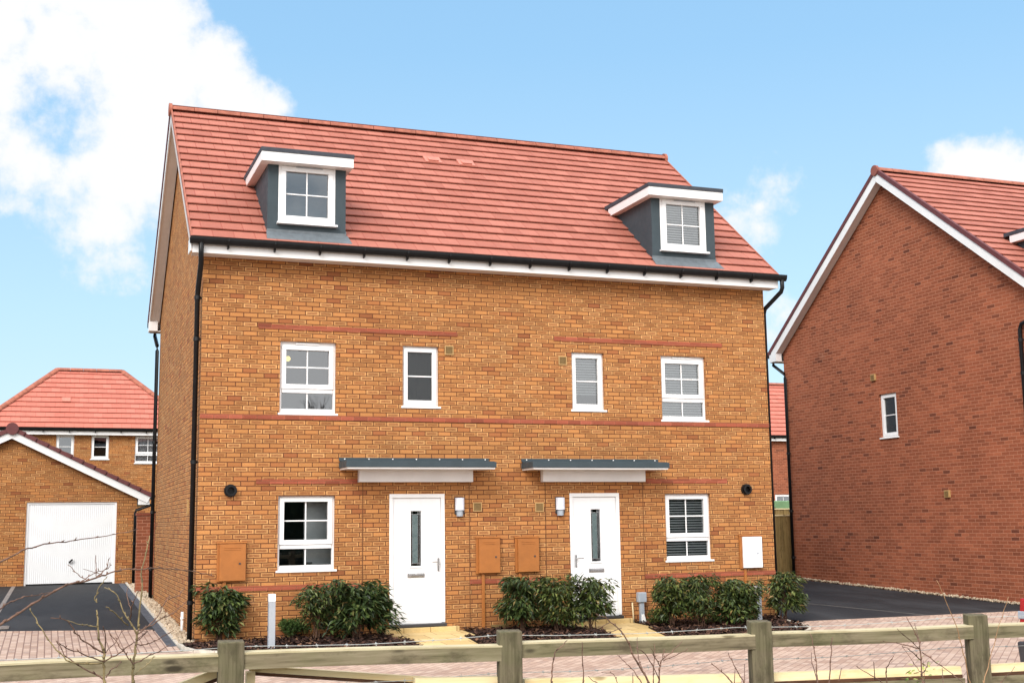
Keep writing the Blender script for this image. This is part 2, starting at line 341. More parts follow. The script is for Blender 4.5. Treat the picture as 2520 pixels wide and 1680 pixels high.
# ------------------------------------------------------------------ mesh helpers
class MB:
    def __init__(s): s.v = []; s.f = []; s.uv = {}
    def add(s, pts): i = len(s.v); s.v += [tuple(p) for p in pts]; return i
    def poly(s, pts, uv=None):
        i = s.add(pts); s.f.append(tuple(range(i, i+len(pts))))
        if uv: s.uv[len(s.f)-1] = uv
        return s
    def box(s, x0, x1, y0, y1, z0, z1):
        i = s.add([(x0,y0,z0),(x1,y0,z0),(x1,y1,z0),(x0,y1,z0),(x0,y0,z1),(x1,y0,z1),(x1,y1,z1),(x0,y1,z1)])
        for q in ((0,3,2,1),(4,5,6,7),(0,1,5,4),(1,2,6,5),(2,3,7,6),(3,0,4,7)): s.f.append(tuple(i+a for a in q))
        return s
    def hexa(s, p):                                     # 8 corners in box order
        i = s.add(p)
        for q in ((0,3,2,1),(4,5,6,7),(0,1,5,4),(1,2,6,5),(2,3,7,6),(3,0,4,7)): s.f.append(tuple(i+a for a in q))
        return s
    def prism(s, pts, vec):                             # closed outline swept along vec
        v = Vector(vec); n = len(pts); i = s.add(pts); s.add([Vector(p)+v for p in pts])
        s.f.append(tuple(i+a for a in reversed(range(n)))); s.f.append(tuple(i+n+a for a in range(n)))
        for a in range(n): b = (a+1) % n; s.f.append((i+a, i+b, i+n+b, i+n+a))
        return s
    def tube(s, pts, r, n=8, cap=True):
        pts = [Vector(p) for p in pts]; rr = r if isinstance(r, (list, tuple)) else [r]*len(pts); rings = []
        ref = Vector((.123, .31, .94)).normalized()
        for k, p in enumerate(pts):
            d = (pts[min(k+1, len(pts)-1)]-pts[max(k-1, 0)]).normalized()
            a = d.cross(ref)
            if a.length < .05: a = d.cross(Vector((1, 0, 0)))
            a.normalize(); b = d.cross(a)
            rings.append(s.add([p+(a*math.cos(t*2*math.pi/n)+b*math.sin(t*2*math.pi/n))*rr[k] for t in range(n)]))
        for k in range(len(rings)-1):
            for t in range(n):
                u = (t+1) % n; s.f.append((rings[k]+t, rings[k]+u, rings[k+1]+u, rings[k+1]+t))
        if cap:
            s.f.append(tuple(rings[0]+t for t in reversed(range(n)))); s.f.append(tuple(rings[-1]+t for t in range(n)))
        return s
    def rect_tube(s, pts, hw, hd):                      # square pipe
        return s.tube(pts, math.sqrt(hw*hw+hd*hd), 4)
    def build(s, name, mat, parent=None, loc=None, smooth=False, bevel=0.0, label=None, rot=None):
        me = bpy.data.meshes.new(name); me.from_pydata(s.v, [], s.f)
        if s.uv:
            l = me.uv_layers.new(name='UVMap')
            for fi, p in enumerate(me.polygons):
                u = s.uv.get(fi)
                if u:
                    for li, q in zip(p.loop_indices, u): l.data[li].uv = q
        me.materials.append(MAT[mat] if isinstance(mat, str) else mat)
        if smooth:
            for p in me.polygons: p.use_smooth = True
        me.update()
        o = bpy.data.objects.new(name, me); C.objects.link(o)
        if parent is not None: o.parent = parent
        if loc: o.location = loc
        if rot: o.rotation_euler = rot
        if bevel:
            b = o.modifiers.new('bevel', 'BEVEL'); b.width = bevel; b.segments = 2; b.limit_method = 'ANGLE'; b.angle_limit = R(40)
        if label: o['label'] = label
        return o
def thing(name, loc, label, cat, group=None, rz=0.0):
    o = bpy.data.objects.new(name, None); C.objects.link(o); o.location = loc; o.rotation_euler = (0, 0, rz); o.empty_display_size = .3
    o['label'] = label; o['category'] = cat
    if group: o['group'] = group
    return o
def tag(o, label, cat, group=None, kind=None):
    o['label'] = label; o['category'] = cat
    if group: o['group'] = group
    if kind: o['kind'] = kind
    return o
def gz(y): return 0.028*min(y, 14.0) if y > 0 else 0.035*max(y, -4.0)   # the ground climbs gently from the lane to the gardens

# ------------------------------------------------------------------ house components
def ring(mb, x0, x1, z0, z1, fw, y0, y1, ft=None, fb=None):
    ft = fw if ft is None else ft; fb = fw if fb is None else fb
    mb.box(x0, x1, y0, y1, z1-ft, z1); mb.box(x0, x1, y0, y1, z0, z0+fb)
    mb.box(x0, x0+fw, y0, y1, z0+fb, z1-ft); mb.box(x1-fw, x1, y0, y1, z0+fb, z1-ft)
def blind_mesh(w, z0, z1, y=.085, tilt=28, pitch=.046, slat=.044):
    mb = MB(); z = z0+.02; c, s = math.cos(R(tilt))*slat/2, math.sin(R(tilt))*slat/2
    while z < z1-.04:
        mb.hexa([(.01, y-c, z-s), (w-.01, y-c, z-s), (w-.01, y+c, z+s), (.01, y+c, z+s), (.01, y-c, z-s+.003), (w-.01, y-c, z-s+.003), (w-.01, y+c, z+s+.003), (.01, y+c, z+s+.003)]); z += pitch
    mb.box(.01, w-.01, y-.025, y+.025, z1-.045, z1-.005)
    return mb
def window(parent, loc, w, h, style, rz=0.0, blind=None, vent=False, flat=False, sill=True, panes='glass'):
    """casement window, origin at bottom left of its opening; the frame mesh carries pane, sill, blind as sub-parts"""
    e = .004; fr = MB(); g = MB(); zs = .028
    if style == 'sash':                                 # opening light of four panes over a fixed light of two
        zt = .395*h/1.2
        top = .070 if vent else .028
        ring(fr, -e, w+e, zs, h+e, .040, .0, .07, ft=top, fb=.075)
        fr.box(.040, w-.040, .0, .07, zt-.032, zt+.030)
        ring(fr, .030, w-.030, zt+.034, h-top+.010, .075, -.016, .055)
        fr.box(w/2-.011, w/2+.011, .022, .034, zt+.11, h-top-.065)
        zm = (zt+.109+h-top-.065)/2
        fr.box(.105, w/2-.011, .024, .034, zm-.011, zm+.011); fr.box(w/2+.011, w-.105, .024, .034, zm-.011, zm+.011)
        fr.box(w/2-.011, w/2+.011, .022, .034, zs+.075, zt-.032)
        g.poly([(.10, .037, zt+.10), (w-.10, .037, zt+.10), (w-.10, .037, h-top-.06), (.10, .037, h-top-.06)])
        g.poly([(.035, .039, zs+.07), (w-.035, .039, zs+.07), (w-.035, .039, zt-.03), (.035, .039, zt-.03)])
    elif style == 'narrow':                             # one opening light of two panes
        ring(fr, -e, w+e, zs, h+e, .034, .0, .07, ft=.034, fb=.045)
        ring(fr, .026, w-.026, zs+.036, h-.026, .072, -.016, .055)
        zm = (zs+.11+h-.10)/2
        fr.box(.098, w-.098, .022, .034, zm-.011, zm+.011)
        g.poly([(.09, .037, zs+.10), (w-.09, .037, zs+.10), (w-.09, .037, h-.09), (.09, .037, h-.09)])
    else:                                               # 'four': one opening light of four panes
        ring(fr, -e, w+e, zs, h+e, .044, .0, .07, ft=.046, fb=.05)
        ring(fr, .036, w-.036, zs+.042, h-.038, .080, -.016, .055)
        zm = (zs+.12+h-.12)/2
        fr.box(w/2-.011, w/2+.011, .022, .034, zs+.12, h-.115)
        fr.box(.115, w/2-.011, .024, .034, zm-.011, zm+.011); fr.box(w/2+.011, w-.115, .024, .034, zm-.011, zm+.011)
        g.poly([(.11, .037, zs+.115), (w-.11, .037, zs+.115), (w-.11, .037, h-.11), (.11, .037, h-.11)])
    f = fr.build('window', 'upvc', parent, loc, bevel=.004, rot=(0, 0, rz))
    sub = (lambda nm, mb, mt, **k: mb.build(nm, mt, parent, loc, rot=(0, 0, rz), **k)) if flat else (lambda nm, mb, mt, **k: mb.build(nm, mt, f, **k))
    sub('pane', g, panes)
    if sill: sub('sill', MB().box(-.028, w+.034, -.084, .05, -.004, .030), 'upvc', bevel=.005)
    if blind: sub('blind', blind_mesh(w, zs+.04 if blind is True else blind, h-.02), 'blind')
    if vent: sub('trickle_vent', MB().box(w*.28, w*.70, -.028, -.0005, h-.050, h-.020), 'upvc', bevel=.006)
    return f
def wall_cells(mb, x0, x1, z0, z1, ops, place, depth=.16):
    """brick face with openings; place(u, v, d) puts wall coordinates in space, d = distance into the wall"""
    xs = sorted({x0, x1, *[a for o in ops for a in o[:2]]}); zs = sorted({z0, z1, *[a for o in ops for a in o[2:4]]})
    for i in range(len(xs)-1):
        for j in range(len(zs)-1):
            cx, cz = (xs[i]+xs[i+1])/2, (zs[j]+zs[j+1])/2
            if any(o[0] < cx < o[1] and o[2] < cz < o[3] for o in ops): continue
            mb.poly([place(xs[i], zs[j], 0), place(xs[i+1], zs[j], 0), place(xs[i+1], zs[j+1], 0), place(xs[i], zs[j+1], 0)])
    for a, b, c, d in [o[:4] for o in ops]:
        for (p, q) in (((a, c), (b, c)), ((b, c), (b, d)), ((b, d), (a, d)), ((a, d), (a, c))):
            mb.poly([place(*p, 0), place(*q, 0), place(*q, depth), place(*p, depth)])
def room_box(mb, x0, x1, z0, z1, y0, y1):
    mb.poly([(x0,y1,z0),(x1,y1,z0),(x1,y1,z1),(x0,y1,z1)]); mb.poly([(x0,y0,z0),(x0,y1,z0),(x0,y1,z1),(x0,y0,z1)])
    mb.poly([(x1,y0,z0),(x1,y1,z0),(x1,y1,z1),(x1,y0,z1)]); mb.poly([(x0,y0,z0),(x1,y0,z0),(x1,y1,z0),(x0,y1,z0)]); mb.poly([(x0,y0,z1),(x1,y0,z1),(x1,y1,z1),(x0,y1,z1)])
def tile_slope(mb, O, X, U, length, xl, xr, gauge=.31, th=.043):
    O, X, U = Vector(O), Vector(X).normalized(), Vector(U).normalized(); N = X.cross(U).normalized()
    if N.z < 0: N = -N
    P = lambda x, s, h: O+X*x+U*s+N*h
    k = 0; rnd = random.Random(5)
    while k*gauge < length-.02:
        s0 = k*gauge; s1 = min(length, s0+gauge); a0, a1, b0, b1 = xl(s0), xl(s1), xr(s0), xr(s1); t = th+rnd.uniform(-.002, .002)
        mb.poly([P(a0, s0, t), P(b0, s0, t), P(b1, s1+.0, .008), P(a1, s1+.0, .008)], [(a0, s0+.002), (b0, s0+.002), (b1, s1-.002), (a1, s1-.002)])
        lo = t-.021
        mb.poly([P(a0, s0, lo), P(b0, s0, lo), P(b0, s0, t), P(a0, s0, t)], [(a0, s0+.004), (b0, s0+.004), (b0, s0+.01), (a0, s0+.01)])
        mb.poly([P(a0, s0, lo), P(b0, s0, lo), P(b0, s0+.15, lo-.008), P(a0, s0+.15, lo-.008)], [(a0, s0+.004), (b0, s0+.004), (b0, s0+.01), (a0, s0+.01)])
        k += 1
    mb.poly([P(xl(0), .0, -.02), P(xr(0), .0, -.02), P(xr(length), length, -.02), P(xl(length), length, -.02)], [(0, 0)]*4)
    return P
def ridge_run(mb, a, b, r=.115, seg=.45):
    a, b = Vector(a), Vector(b); n = max(1, round((b-a).length/seg)); d = (b-a).normalized(); s = d.cross(Vector((0, 0, 1))).normalized(); up = s.cross(d)
    for i in range(n):
        p, q = a+(b-a)*(i/n), a+(b-a)*((i+1)/n)-d*.010; rr = r*(1+.015*(i % 2)); pr = []
        for e in (p, q): pr.append([e+s*math.cos(t*math.pi/8)*rr+up*(math.sin(t*math.pi/8)*rr*.92-.02) for t in range(9)])
        i0 = mb.add(pr[0]); i1 = mb.add(pr[1])
        for t in range(8): mb.f.append((i0+t, i0+t+1, i1+t+1, i1+t))
        mb.f.append(tuple(i0+t for t in range(9))); mb.f.append(tuple(i1+t for t in reversed(range(9))))
def gutter(parent, x0, x1, y, z, r=.066, brackets=(), name='gutter', dp=1.7):
    mb = MB(); prof = [(x0, y+r*math.cos(t*math.pi/8), z-r*math.sin(t*math.pi/8)*dp) for t in range(9)]
    prof += [(x0, y-(r-.006)*math.cos(t*math.pi/8), z-.002-(r-.006)*math.sin(t*math.pi/8)*dp) for t in range(9)]
    mb.prism(prof, (x1-x0, 0, 0))
    g = mb.build(name, 'black', parent)
    for bx in brackets:
        MB().prism([(bx-.013, y-r-.006, z-.01), (bx-.013, y-r-.006, z-.060), (bx-.013, y-.005, z-.155), (bx-.013, y+r-.002, z-.165), (bx-.013, y+r+.006, z-.01)], (.026, 0, 0)).build('bracket', 'black', g)
    return g
def downpipe(parent, pts, clips=(), r=.041):
    d = MB().tube(pts, r, 10).build('downpipe', 'black', parent, smooth=True)
    for c, ax in clips:
        x, y, z = c
        mb = MB().tube([(x, y, z-.03), (x, y, z+.03)], r+.010, 10)
        mb.box(*( (x, x+.13, y-.012, y+.012) if ax == 'x' else (x-.012, x+.012, y, y+.10)), z-.014, z+.014)
        mb.build('pipe_clip', 'black', d)
    return d

def door(parent, x0, x1, z0, z1, side):
    w, h = x1-x0, z1-z0
    d = MB(); gx = w/2+(-.018 if side > 0 else .018); gw, g0, g1 = .088, .94, 1.835
    y0, y1 = .025, .07
    d.box(.062, gx-gw, y0, y1, .05, h-.062); d.box(gx+gw, w-.062, y0, y1, .05, h-.062)
    d.box(gx-gw, gx+gw, y0, y1, .05, g0); d.box(gx-gw, gx+gw, y0, y1, g1, h-.062)
    ring(d, gx-gw-.028, gx+gw+.028, g0-.028, g1+.028, .028, .012, .03)
    D = d.build('door', 'door_white', parent, (x0, 0, z0), bevel=.004)
    f = MB(); e = .004
    f.box(-e, w+e, -.004, .085, h-.060, h+e); f.box(-e, .058, -.004, .085, .02, h-.060); f.box(w-.058, w+e, -.004, .085, .02, h-.060)
    f.box(.058, w-.058, -.002, .085, .012, .046)
    f.build('door_frame', 'upvc', D, bevel=.005)
    MB().box(-.01, w+.012, -.075, .09, -.036, .012).build('threshold', 'dark_metal', D, bevel=.008)
    MB().poly([(gx-gw, .045, g0), (gx+gw, .045, g0), (gx+gw, .045, g1), (gx-gw, .045, g1)]).build('glass', 'door_glass', D)
    MB().poly([(gx-gw+.030, .0445, g0+.05), (gx+gw-.052, .0445, g0+.05), (gx+gw-.052, .0445, g1-.06), (gx-gw+.030, .0445, g1-.06)]).build('frosted_pane', 'frosted', D)
    l = MB()
    for zz in (g0+.045, g1-.055): l.box(gx-gw, gx+gw, .036, .044, zz-.004, zz+.004)
    for xx in (gx-gw+.028, gx+gw-.05, gx+gw-.026): l.box(xx-.003, xx+.003, .0365, .044, g0, g1)
    l.build('glazing_lead', 'chrome', D)
    hx = w-.105 if side > 0 else .105
    hm = MB().box(hx-.014, hx+.014, .010, .026, .85, 1.06); hm.tube([(hx, .012, 1.0), (hx, -.035, 1.0), (hx-side*.02, -.042, 1.0), (hx-side*.12, -.042, 1.0)], .0085, 8); hm.tube([(hx, .006, .905), (hx, .026, .905)], .012, 10)
    hm.build('handle', 'chrome', D, smooth=False)
    m = MB().box(gx-.145, gx+.145, .012, .026, .755, .822); m.box(gx-.125, gx+.125, .004, .013, .770, .808)
    m.build('letter_slot', 'chrome', D, bevel=.004)
    return D
def canopy(parent, x0, x1, bx0, bx1):
    c = MB(); p = .55
    c.box(x0, x1, -p, 0, 2.682, 2.772)
    c.hexa([(x0+.02, -p+.03, 2.772), (x1-.02, -p+.03, 2.772), (x1-.02, 0, 2.772), (x0+.02, 0, 2.772), (x0+.02, -p+.03, 2.782), (x1-.02, -p+.03, 2.782), (x1-.02, 0, 2.80), (x0+.02, 0, 2.80)])
    c.box(x0, x1+.05, -.030, 0, 2.80, 2.856)
    o = c.build('porch_canopy', 'anthracite', parent, bevel=.004)
    MB().box(x0+.02, x1-.02, -p+.02, -.001, 2.655, 2.682).build('soffit', 'fascia', o)
    MB().box(bx0, bx1, -.115, -.001, 2.458, 2.655).build('canopy_board', 'fascia', o, bevel=.003)
    for i in range(7):
        xx = x0+.09+(x1-x0-.11)*i/6; MB().tube([(xx, -.030, 2.835), (xx, -.038, 2.835)], .011, 8).build('fixing_cap', 'upvc', o)
    return o
def wall_vent(parent, x, z, sz=.155, along='x', y=0.0):
    mb = MB(); b = MB()
    if along == 'x':
        ring(mb, x, x+sz, z, z+sz, .016, y-.022, y-.001); mb.box(x+.016, x+sz-.016, y-.006, y-.001, z+.016, z+sz-.016)
        for i in range(6): b.box(x+.018, x+sz-.018, y-.016, y-.007, z+.02+i*.02, z+.031+i*.02)
    else:
        mb.box(x-.05, x-.001, y, y+sz, z, z+sz)
        for i in range(6): b.box(x-.056, x-.050, y+.018, y+sz-.018, z+.02+i*.02, z+.031+i*.02)
    v = mb.build('wall_vent', 'vent', parent); b.build('louvre', 'vent_dark', v); return v
def dormer(parent, x0, x1, blind, wx):
    zt, zb, y0 = 7.68, 6.43, -.1
    m = MB(); wz0, ww, wh = 6.650, .935, 1.015
    wall_cells(m, x0, x1, zb, zt, [(wx, wx+ww, wz0, wz0+wh)], lambda u, v, d: (u, y0+d, v), .09)
    for x in (x0, x1): m.poly([(x, y0, zb), (x, y0, zt), (x, 1.48, zt)])
    m.poly([(x0, y0, zt), (x1, y0, zt), (x1, 1.48, zt), (x0, 1.48, zt)])
    d = m.build('dormer', 'anthracite', parent)
    window(d, (wx, y0-.010, wz0), ww, wh, 'four', blind=blind, flat=True)
    MB().box(wx+.28, wx+.72, y0-.034, y0-.024, wz0+wh-.050, wz0+wh-.036).build('trickle_vent', 'grey_plastic', d)
    i = MB(); i.poly([(x0+.01, -.02, 6.60), (x1-.01, -.02, 6.60), (x1-.01, 1.27, 7.665), (x0+.01, 1.27, 7.665)]); i.build('dormer_lining', 'room', d)
    fx0, fx1 = x0-.135, x1+.085
    MB().box(fx0, fx1, -.30, 1.46, 7.645, 7.802).build('fascia_board', 'fascia', d, bevel=.003)
    MB().hexa([(fx0-.012, -.312, 7.802), (fx1+.012, -.312, 7.802), (fx1+.012, 1.62, 7.802), (fx0-.012, 1.62, 7.802), (fx0-.012, -.312, 7.872), (fx1+.012, -.312, 7.872), (fx1+.012, 1.62, 7.885), (fx0-.012, 1.62, 7.885)]).build('flat_roof', 'felt', d, bevel=.004)
    up = lambda y: 6.30+.800*(y+.3)
    fl = MB(); fl.hexa([(x0-.03, -.295, up(-.295)+.040), (x1+.07, -.295, up(-.295)+.040), (x1+.035, -.094, up(-.09)+.045), (x0-.01, -.094, up(-.09)+.045),
                        (x0-.03, -.295, up(-.295)+.052), (x1+.07, -.295, up(-.295)+.052), (x1+.035, -.094, up(-.09)+.060), (x0-.01, -.094, up(-.09)+.060)])
    fl.box(x0-.006, x1+.006, y0-.008, y0-.001, 6.47, 6.56)
    fl.prism([(x1+.001, -.10, up(-.1)+.05), (x1+.001, -.10, up(-.1)+.12), (x1+.001, 1.35, up(1.35)+.10), (x1+.001, 1.35, up(1.35)+.03)], (.012, 0, 0))
    fl.build('flashing', 'lead', d)
    return d
def meter_box(parent, x0, x1, z0, z1, colour='meter', pipe_x=None, pipe_z=-.05, shift=0.0):
    b = MB(); b.box(x0, x1, -.035, -.001, z0, z1); b.hexa([(x0-.012, -.055, z1), (x1+.012, -.055, z1), (x1+.012, -.001, z1), (x0-.012, -.001, z1), (x0-.012, -.045, z1+.014), (x1+.012, -.045, z1+.014), (x1+.012, -.001, z1+.022), (x0-.012, -.001, z1+.022)])
    o = b.build('meter_box', 'meter', parent, bevel=.005)
    p = MB(); p.box(x0+.035+shift, x1-.014+shift, -.078, -.035, z0+.014, z1-.014)
    for i in range(2): p.box(x0+.10+shift, x1-.09+shift, -.084, -.078, z1-.075-.03*i, z1-.068-.03*i) if colour == 'meter' else None
    p.build('meter_door', colour, o, bevel=.010, label='white replacement door' if colour != 'meter' else None)
    MB().tube([((x0+x1)/2+.12, -.078, (z0+z1)/2-.02), ((x0+x1)/2+.12, -.086, (z0+z1)/2-.02)], .016, 12).build('lock', 'dark_metal' if colour == 'meter' else 'grey_plastic', o)
    if pipe_x is not None: MB().box(pipe_x-.026, pipe_x+.026, -.032, -.001, pipe_z, z0).build('conduit', 'meter', o, bevel=.006)
    return o
def wall_lamp(parent, x, z):
    o = MB().box(x-.085, x+.085, -.022, -.001, z-.02, z+.26).build('wall_lamp', 'dark_metal', parent, bevel=.004)
    m = MB(); pts = [(x+.078*math.cos(t*math.pi/10), -.022-.085*math.sin(t*math.pi/10), z+.045) for t in range(11)]
    m.prism(pts, (0, 0, .205)); m.build('lamp_cover', 'lampglass', o)
    m = MB(); pts = [(x+.056*math.cos(t*math.pi/10), -.022-.066*math.sin(t*math.pi/10), z-.055) for t in range(11)]
    m.prism(pts, (0, 0, .092)); m.build('lamp_sensor', 'grey_plastic', o)
    return o
def flue(parent, x, z):
    m = MB()
    for r0, r1, ya, yb in ((.100, .082, -.05, -.001), (.082, .055, -.09, -.05)):
        n = 20; A = m.add([(x+r0*math.cos(t*2*math.pi/n), ya, z+r0*math.sin(t*2*math.pi/n)) for t in range(n)]); B = m.add([(x+r0*math.cos(t*2*math.pi/n), yb, z+r0*math.sin(t*2*math.pi/n)) for t in range(n)])
        c = m.add([(x+r1*math.cos(t*2*math.pi/n), ya, z+r1*math.sin(t*2*math.pi/n)) for t in range(n)])
        for t in range(n):
            u = (t+1) % n; m.f.append((A+t, A+u, B+u, B+t)); m.f.append((A+t, c+t, c+u, A+u))
    m.poly([(x+.082*math.cos(t*2*math.pi/20), -.020, z+.082*math.sin(t*2*math.pi/20)) for t in range(20)])
    return m.build('flue_terminal', 'black', parent)

L_, R_ = -5.15, 5.20
def semi_house(name, loc, label, brick, bands, first, DP=8.1, YR=4.05, ZR=9.78, gy=0.0, ddx=0.0):
    t = thing(name, loc, label, 'house')
    bp = MB()
    # ---- openings : wide windows, narrow windows, doors (mirror pair about the party wall)
    ops = []; wins = []
    for s in (-1, 1):
        for (a, b, z0, z1, st) in ((2.986, 3.9025, 3.541, 4.741, 'sash'), (1.225, 1.853, 3.690, 4.741, 'narrow'), (2.986, 3.9025, 1.043, 2.243, 'sash')):
            x0, x1 = (a, b) if s > 0 else (-b, -a)
            ops.append((x0, x1, z0, z1)); wins.append((s, x0, x1, z0, z1, st))
        ops.append((1.1365, 2.078, .150, 2.261) if s > 0 else (-2.078, -1.1365, .150, 2.261))
    w = MB()
    wall_cells(w, L_, R_, -.35, 6.30, ops, lambda u, v, d: (u, d, v))
    # sides
    gops = [(3.705+gy, 4.33+gy, 3.72, 4.77)] if not first else []
    for x, oo in ((L_, gops), (R_, [])):
        dirn = 1 if x < 0 else -1
        wall_cells(w, 0, DP, -.35, 6.0, oo, lambda u, v, d: (x+dirn*d, u, v))
        w.poly([(x, 0, 6.0), (x, DP, 6.0), (x, DP, 6.40), (x, YR, ZR-.16), (x, 0, 6.40)])
    w.poly([(L_, DP, -.35), (R_, DP, -.35), (R_, DP, 6.3), (L_, DP, 6.3)])
    w.build('wall', brick, t)
    if bands:
        b = MB()
        def band(x0, x1, z): b.box(x0, x1, -.014, .01, z, z+.075)
        band(L_, R_, 3.4625)
        for s in (-1, 1):
            q = lambda a, c: (a, c) if s > 0 else (-c, -a)
            band(*q(.89, 4.26), 4.9275); band(*q(2.62, 4.26), 2.4325); band(*q(2.545, 5.2 if s > 0 else 5.15), .7725)
        band(-.70, .68, .7725)
        b.build('brick_band', 'red_band', t)
        for x in (-2.53, -.70, .68, 2.546): MB().box(x-.006, x+.006, -.004, .01, .0, 2.45).build('movement_joint', 'mort_dark', t)
    # ---- windows, rooms
    for s, x0, x1, z0, z1, st in wins:
        bl = None
        if s > 0: bl = True if st == 'sash' else .30
        if not first: bl = None
        window(t, (x0, .066, z0), x1-x0, z1-z0, st, blind=bl, vent=(st == 'sash' and z0 > 3), panes='obscure_glass' if st == 'narrow' and s < 0 else 'glass')
        tgt = MB()
        m = .45
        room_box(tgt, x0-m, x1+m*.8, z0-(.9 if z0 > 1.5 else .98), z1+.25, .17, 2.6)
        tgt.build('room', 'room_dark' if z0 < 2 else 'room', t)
    if first:                                            # a white inner door seen through the lower left window
        idr = MB().box(-3.395, -2.88, .48, .52, .12, 2.14).build('inner_door', 'inner_white', t); MB().box(-3.36, -3.26, .44, .48, 1.16, 1.18).build('handle', 'dark_metal', idr)
        m = MB(); n = 12
        for i in range(7):
            a0 = -math.pi/2+math.pi*i/6
            ri = .046*math.cos(a0); zz = .046*math.sin(a0); k = m.add([(-3.60+ri*math.cos(q*2*math.pi/n), 1.0+ri*math.sin(q*2*math.pi/n), 4.585+zz) for q in range(n)])
            if i:
                for q in range(n): u = (q+1) % n; m.f.append((k-n+q, k-n+u, k+u, k+q))
        m.build('ceiling_lamp', 'glow', t, smooth=True)
    door(t, -2.078, -1.1365, .150, 2.261, 1); door(t, 1.1365, 2.078, .150, 2.261, -1)
    canopy(t, -2.93, -.40, -2.615, -.665); canopy(t, .245, 2.81, .60, 2.555)
    # ---- eaves
    for ys, y0, y1 in ((-1, -.300, -.278), (1, DP+.278, DP+.300)):
        f = MB().box(-5.36, 5.34, y0, y1, 6.050, 6.275)
        fo = f.build('fascia', 'fascia', t)
        MB().box(-5.345, 5.33, min(y0, y1)+.022 if ys < 0 else DP+.001, -.001 if ys < 0 else max(y0, y1)-.022, 6.055, 6.071).build('soffit', 'soffit', fo)
    U = Vector((0, YR+.3, ZR-6.30)).normalized(); sl = math.hypot(YR+.3, ZR-6.30)
    r = MB(); XE = 10.71
    tile_slope(r, (-5.38, -.325, 6.28), (1, 0, 0), U, sl+.03, lambda s: 0, lambda s: XE)
    tile_slope(r, (-5.38, DP+.325, 6.28), (1, 0, 0), Vector((0, -U.y, U.z)), sl+.03, lambda s: 0, lambda s: XE)
    ro = r.build('roof', 'tile', t)
    rg = MB(); ridge_run(rg, (-5.40, YR, ZR+.02), (5.345, YR, ZR+.02)); rg.build('ridge_tiles', 'ridge', ro)
    for x0, s0 in ((-.60, 4.06), (.10, 4.06)):           # two ventilator tiles
        Nn = Vector((0, -U.z, U.y)); O = Vector((0, -.325, 6.28))
        P = lambda x, s, h: O+Vector((x, 0, 0))+U*s+Nn*h
        m = MB()
        m.hexa([P(x0, s0, .02), P(x0+.34, s0, .02), P(x0+.34, s0+.27, .02), P(x0, s0+.27, .02), P(x0, s0, .050), P(x0+.34, s0, .050), P(x0+.34, s0+.27, .050), P(x0, s0+.27, .050)])
        m.hexa([P(x0+.07, s0+.03, .05), P(x0+.27, s0+.03, .05), P(x0+.27, s0+.25, .05), P(x0+.07, s0+.25, .05), P(x0+.07, s0+.03, .078), P(x0+.27, s0+.03, .078), P(x0+.25, s0+.25, .058), P(x0+.09, s0+.25, .058)])
        m.build('roof_vent', 'vent_tile', ro)
    for gx in (-5.40, 5.345): MB().tube([(gx-.030, YR, ZR+.015), (gx+.030, YR, ZR+.015)], .128, 18).build('ridge_end', 'ridge' if first else 'verge_red', ro)
    # verges : cap, white bargeboard and soffit on each slope of each gable
    for gx, sg in ((-5.38, -1), (5.33, 1)):
        for ys in (-1, 1):
            e = Vector((gx, -.34 if ys < 0 else DP+.34, 6.27)); a = Vector((gx, YR, ZR+.012)); d = (a-e).normalized(); nrm = Vector((0, -d.z, d.y)) if ys < 0 else Vector((0, d.z, -d.y))
            if nrm.z < 0: nrm = -nrm
            def strip(h0, h1, xa, xb, aa, ee):
                of = .003 if ys > 0 else 0.0; xa, xb = sorted((gx+sg*(xa-of), gx+sg*(xb-of))); mm = MB(); E = lambda x, h, p: Vector((x, p.y, p.z))+nrm*h
                mm.hexa([E(xa, h0, ee), E(xb, h0, ee), E(xb, h0, aa), E(xa, h0, aa), E(xa, h1, ee), E(xb, h1, ee), E(xb, h1, aa), E(xa, h1, aa)]); return mm
            pale = first and ys < 0
            cap = strip(-.035, .040 if pale else .060, -.012 if pale else -.045, .014 if pale else .032, a, e)
            cap.build('verge_cap', 'ridge' if pale else 'verge', ro)
            strip(-.150 if pale and sg < 0 else -.215, -.037, -.012, .012, a-Vector((0, 0, .0)), e+d*.10).build('bargeboard', 'barge_shaded' if pale and sg < 0 else 'fascia', ro)
            sfx = strip(-.198, -.182, -.205, -.014, a, e+d*.02); sfx.build('verge_soffit', 'soffit', ro)
            yb = -.34 if ys < 0 else DP+.34
            xa, xb = sorted((gx+sg*.013, gx-sg*.165))
            bb = MB(); yy0, yy1 = (yb+.035, yb+.36) if ys < 0 else (yb-.36, yb-.035)
            bb.box(xa, xb, yy0, yy1, 6.062, 6.27) if ys > 0 else bb.box(xa, xa+.02 if sg < 0 else xb, yy0, yy1-.02, 6.070, 6.29) if sg < 0 else bb.box(xb-.02, xb, yy0, yy1-.02, 6.070, 6.29)
            bb.build('eaves_box', 'fascia', ro)
    dormer(t, -4.165+ddx, -2.865+ddx, None, -3.985+ddx); dormer(t, 2.835, 4.145, True, 3.015)
    gutter(t, -5.405, 5.475, -.362, 6.288, brackets=[-4.81+.735*i for i in range(14)])
    gutter(t, -5.405, 5.475, DP+.362, 6.288)
    px = L_-.070
    py = .11 if first else .56
    downpipe(t, [(-5.23, -.362, 6.262), (-5.23, -.362, 6.02), (px, -.30, 5.90), (px, py-.05, 5.52 if first else 5.72), (px, py, 5.42 if first else 5.62), (px, py, .02)], [((px, py, z), 'x') for z in (5.40, 4.73, 2.78, .62)])
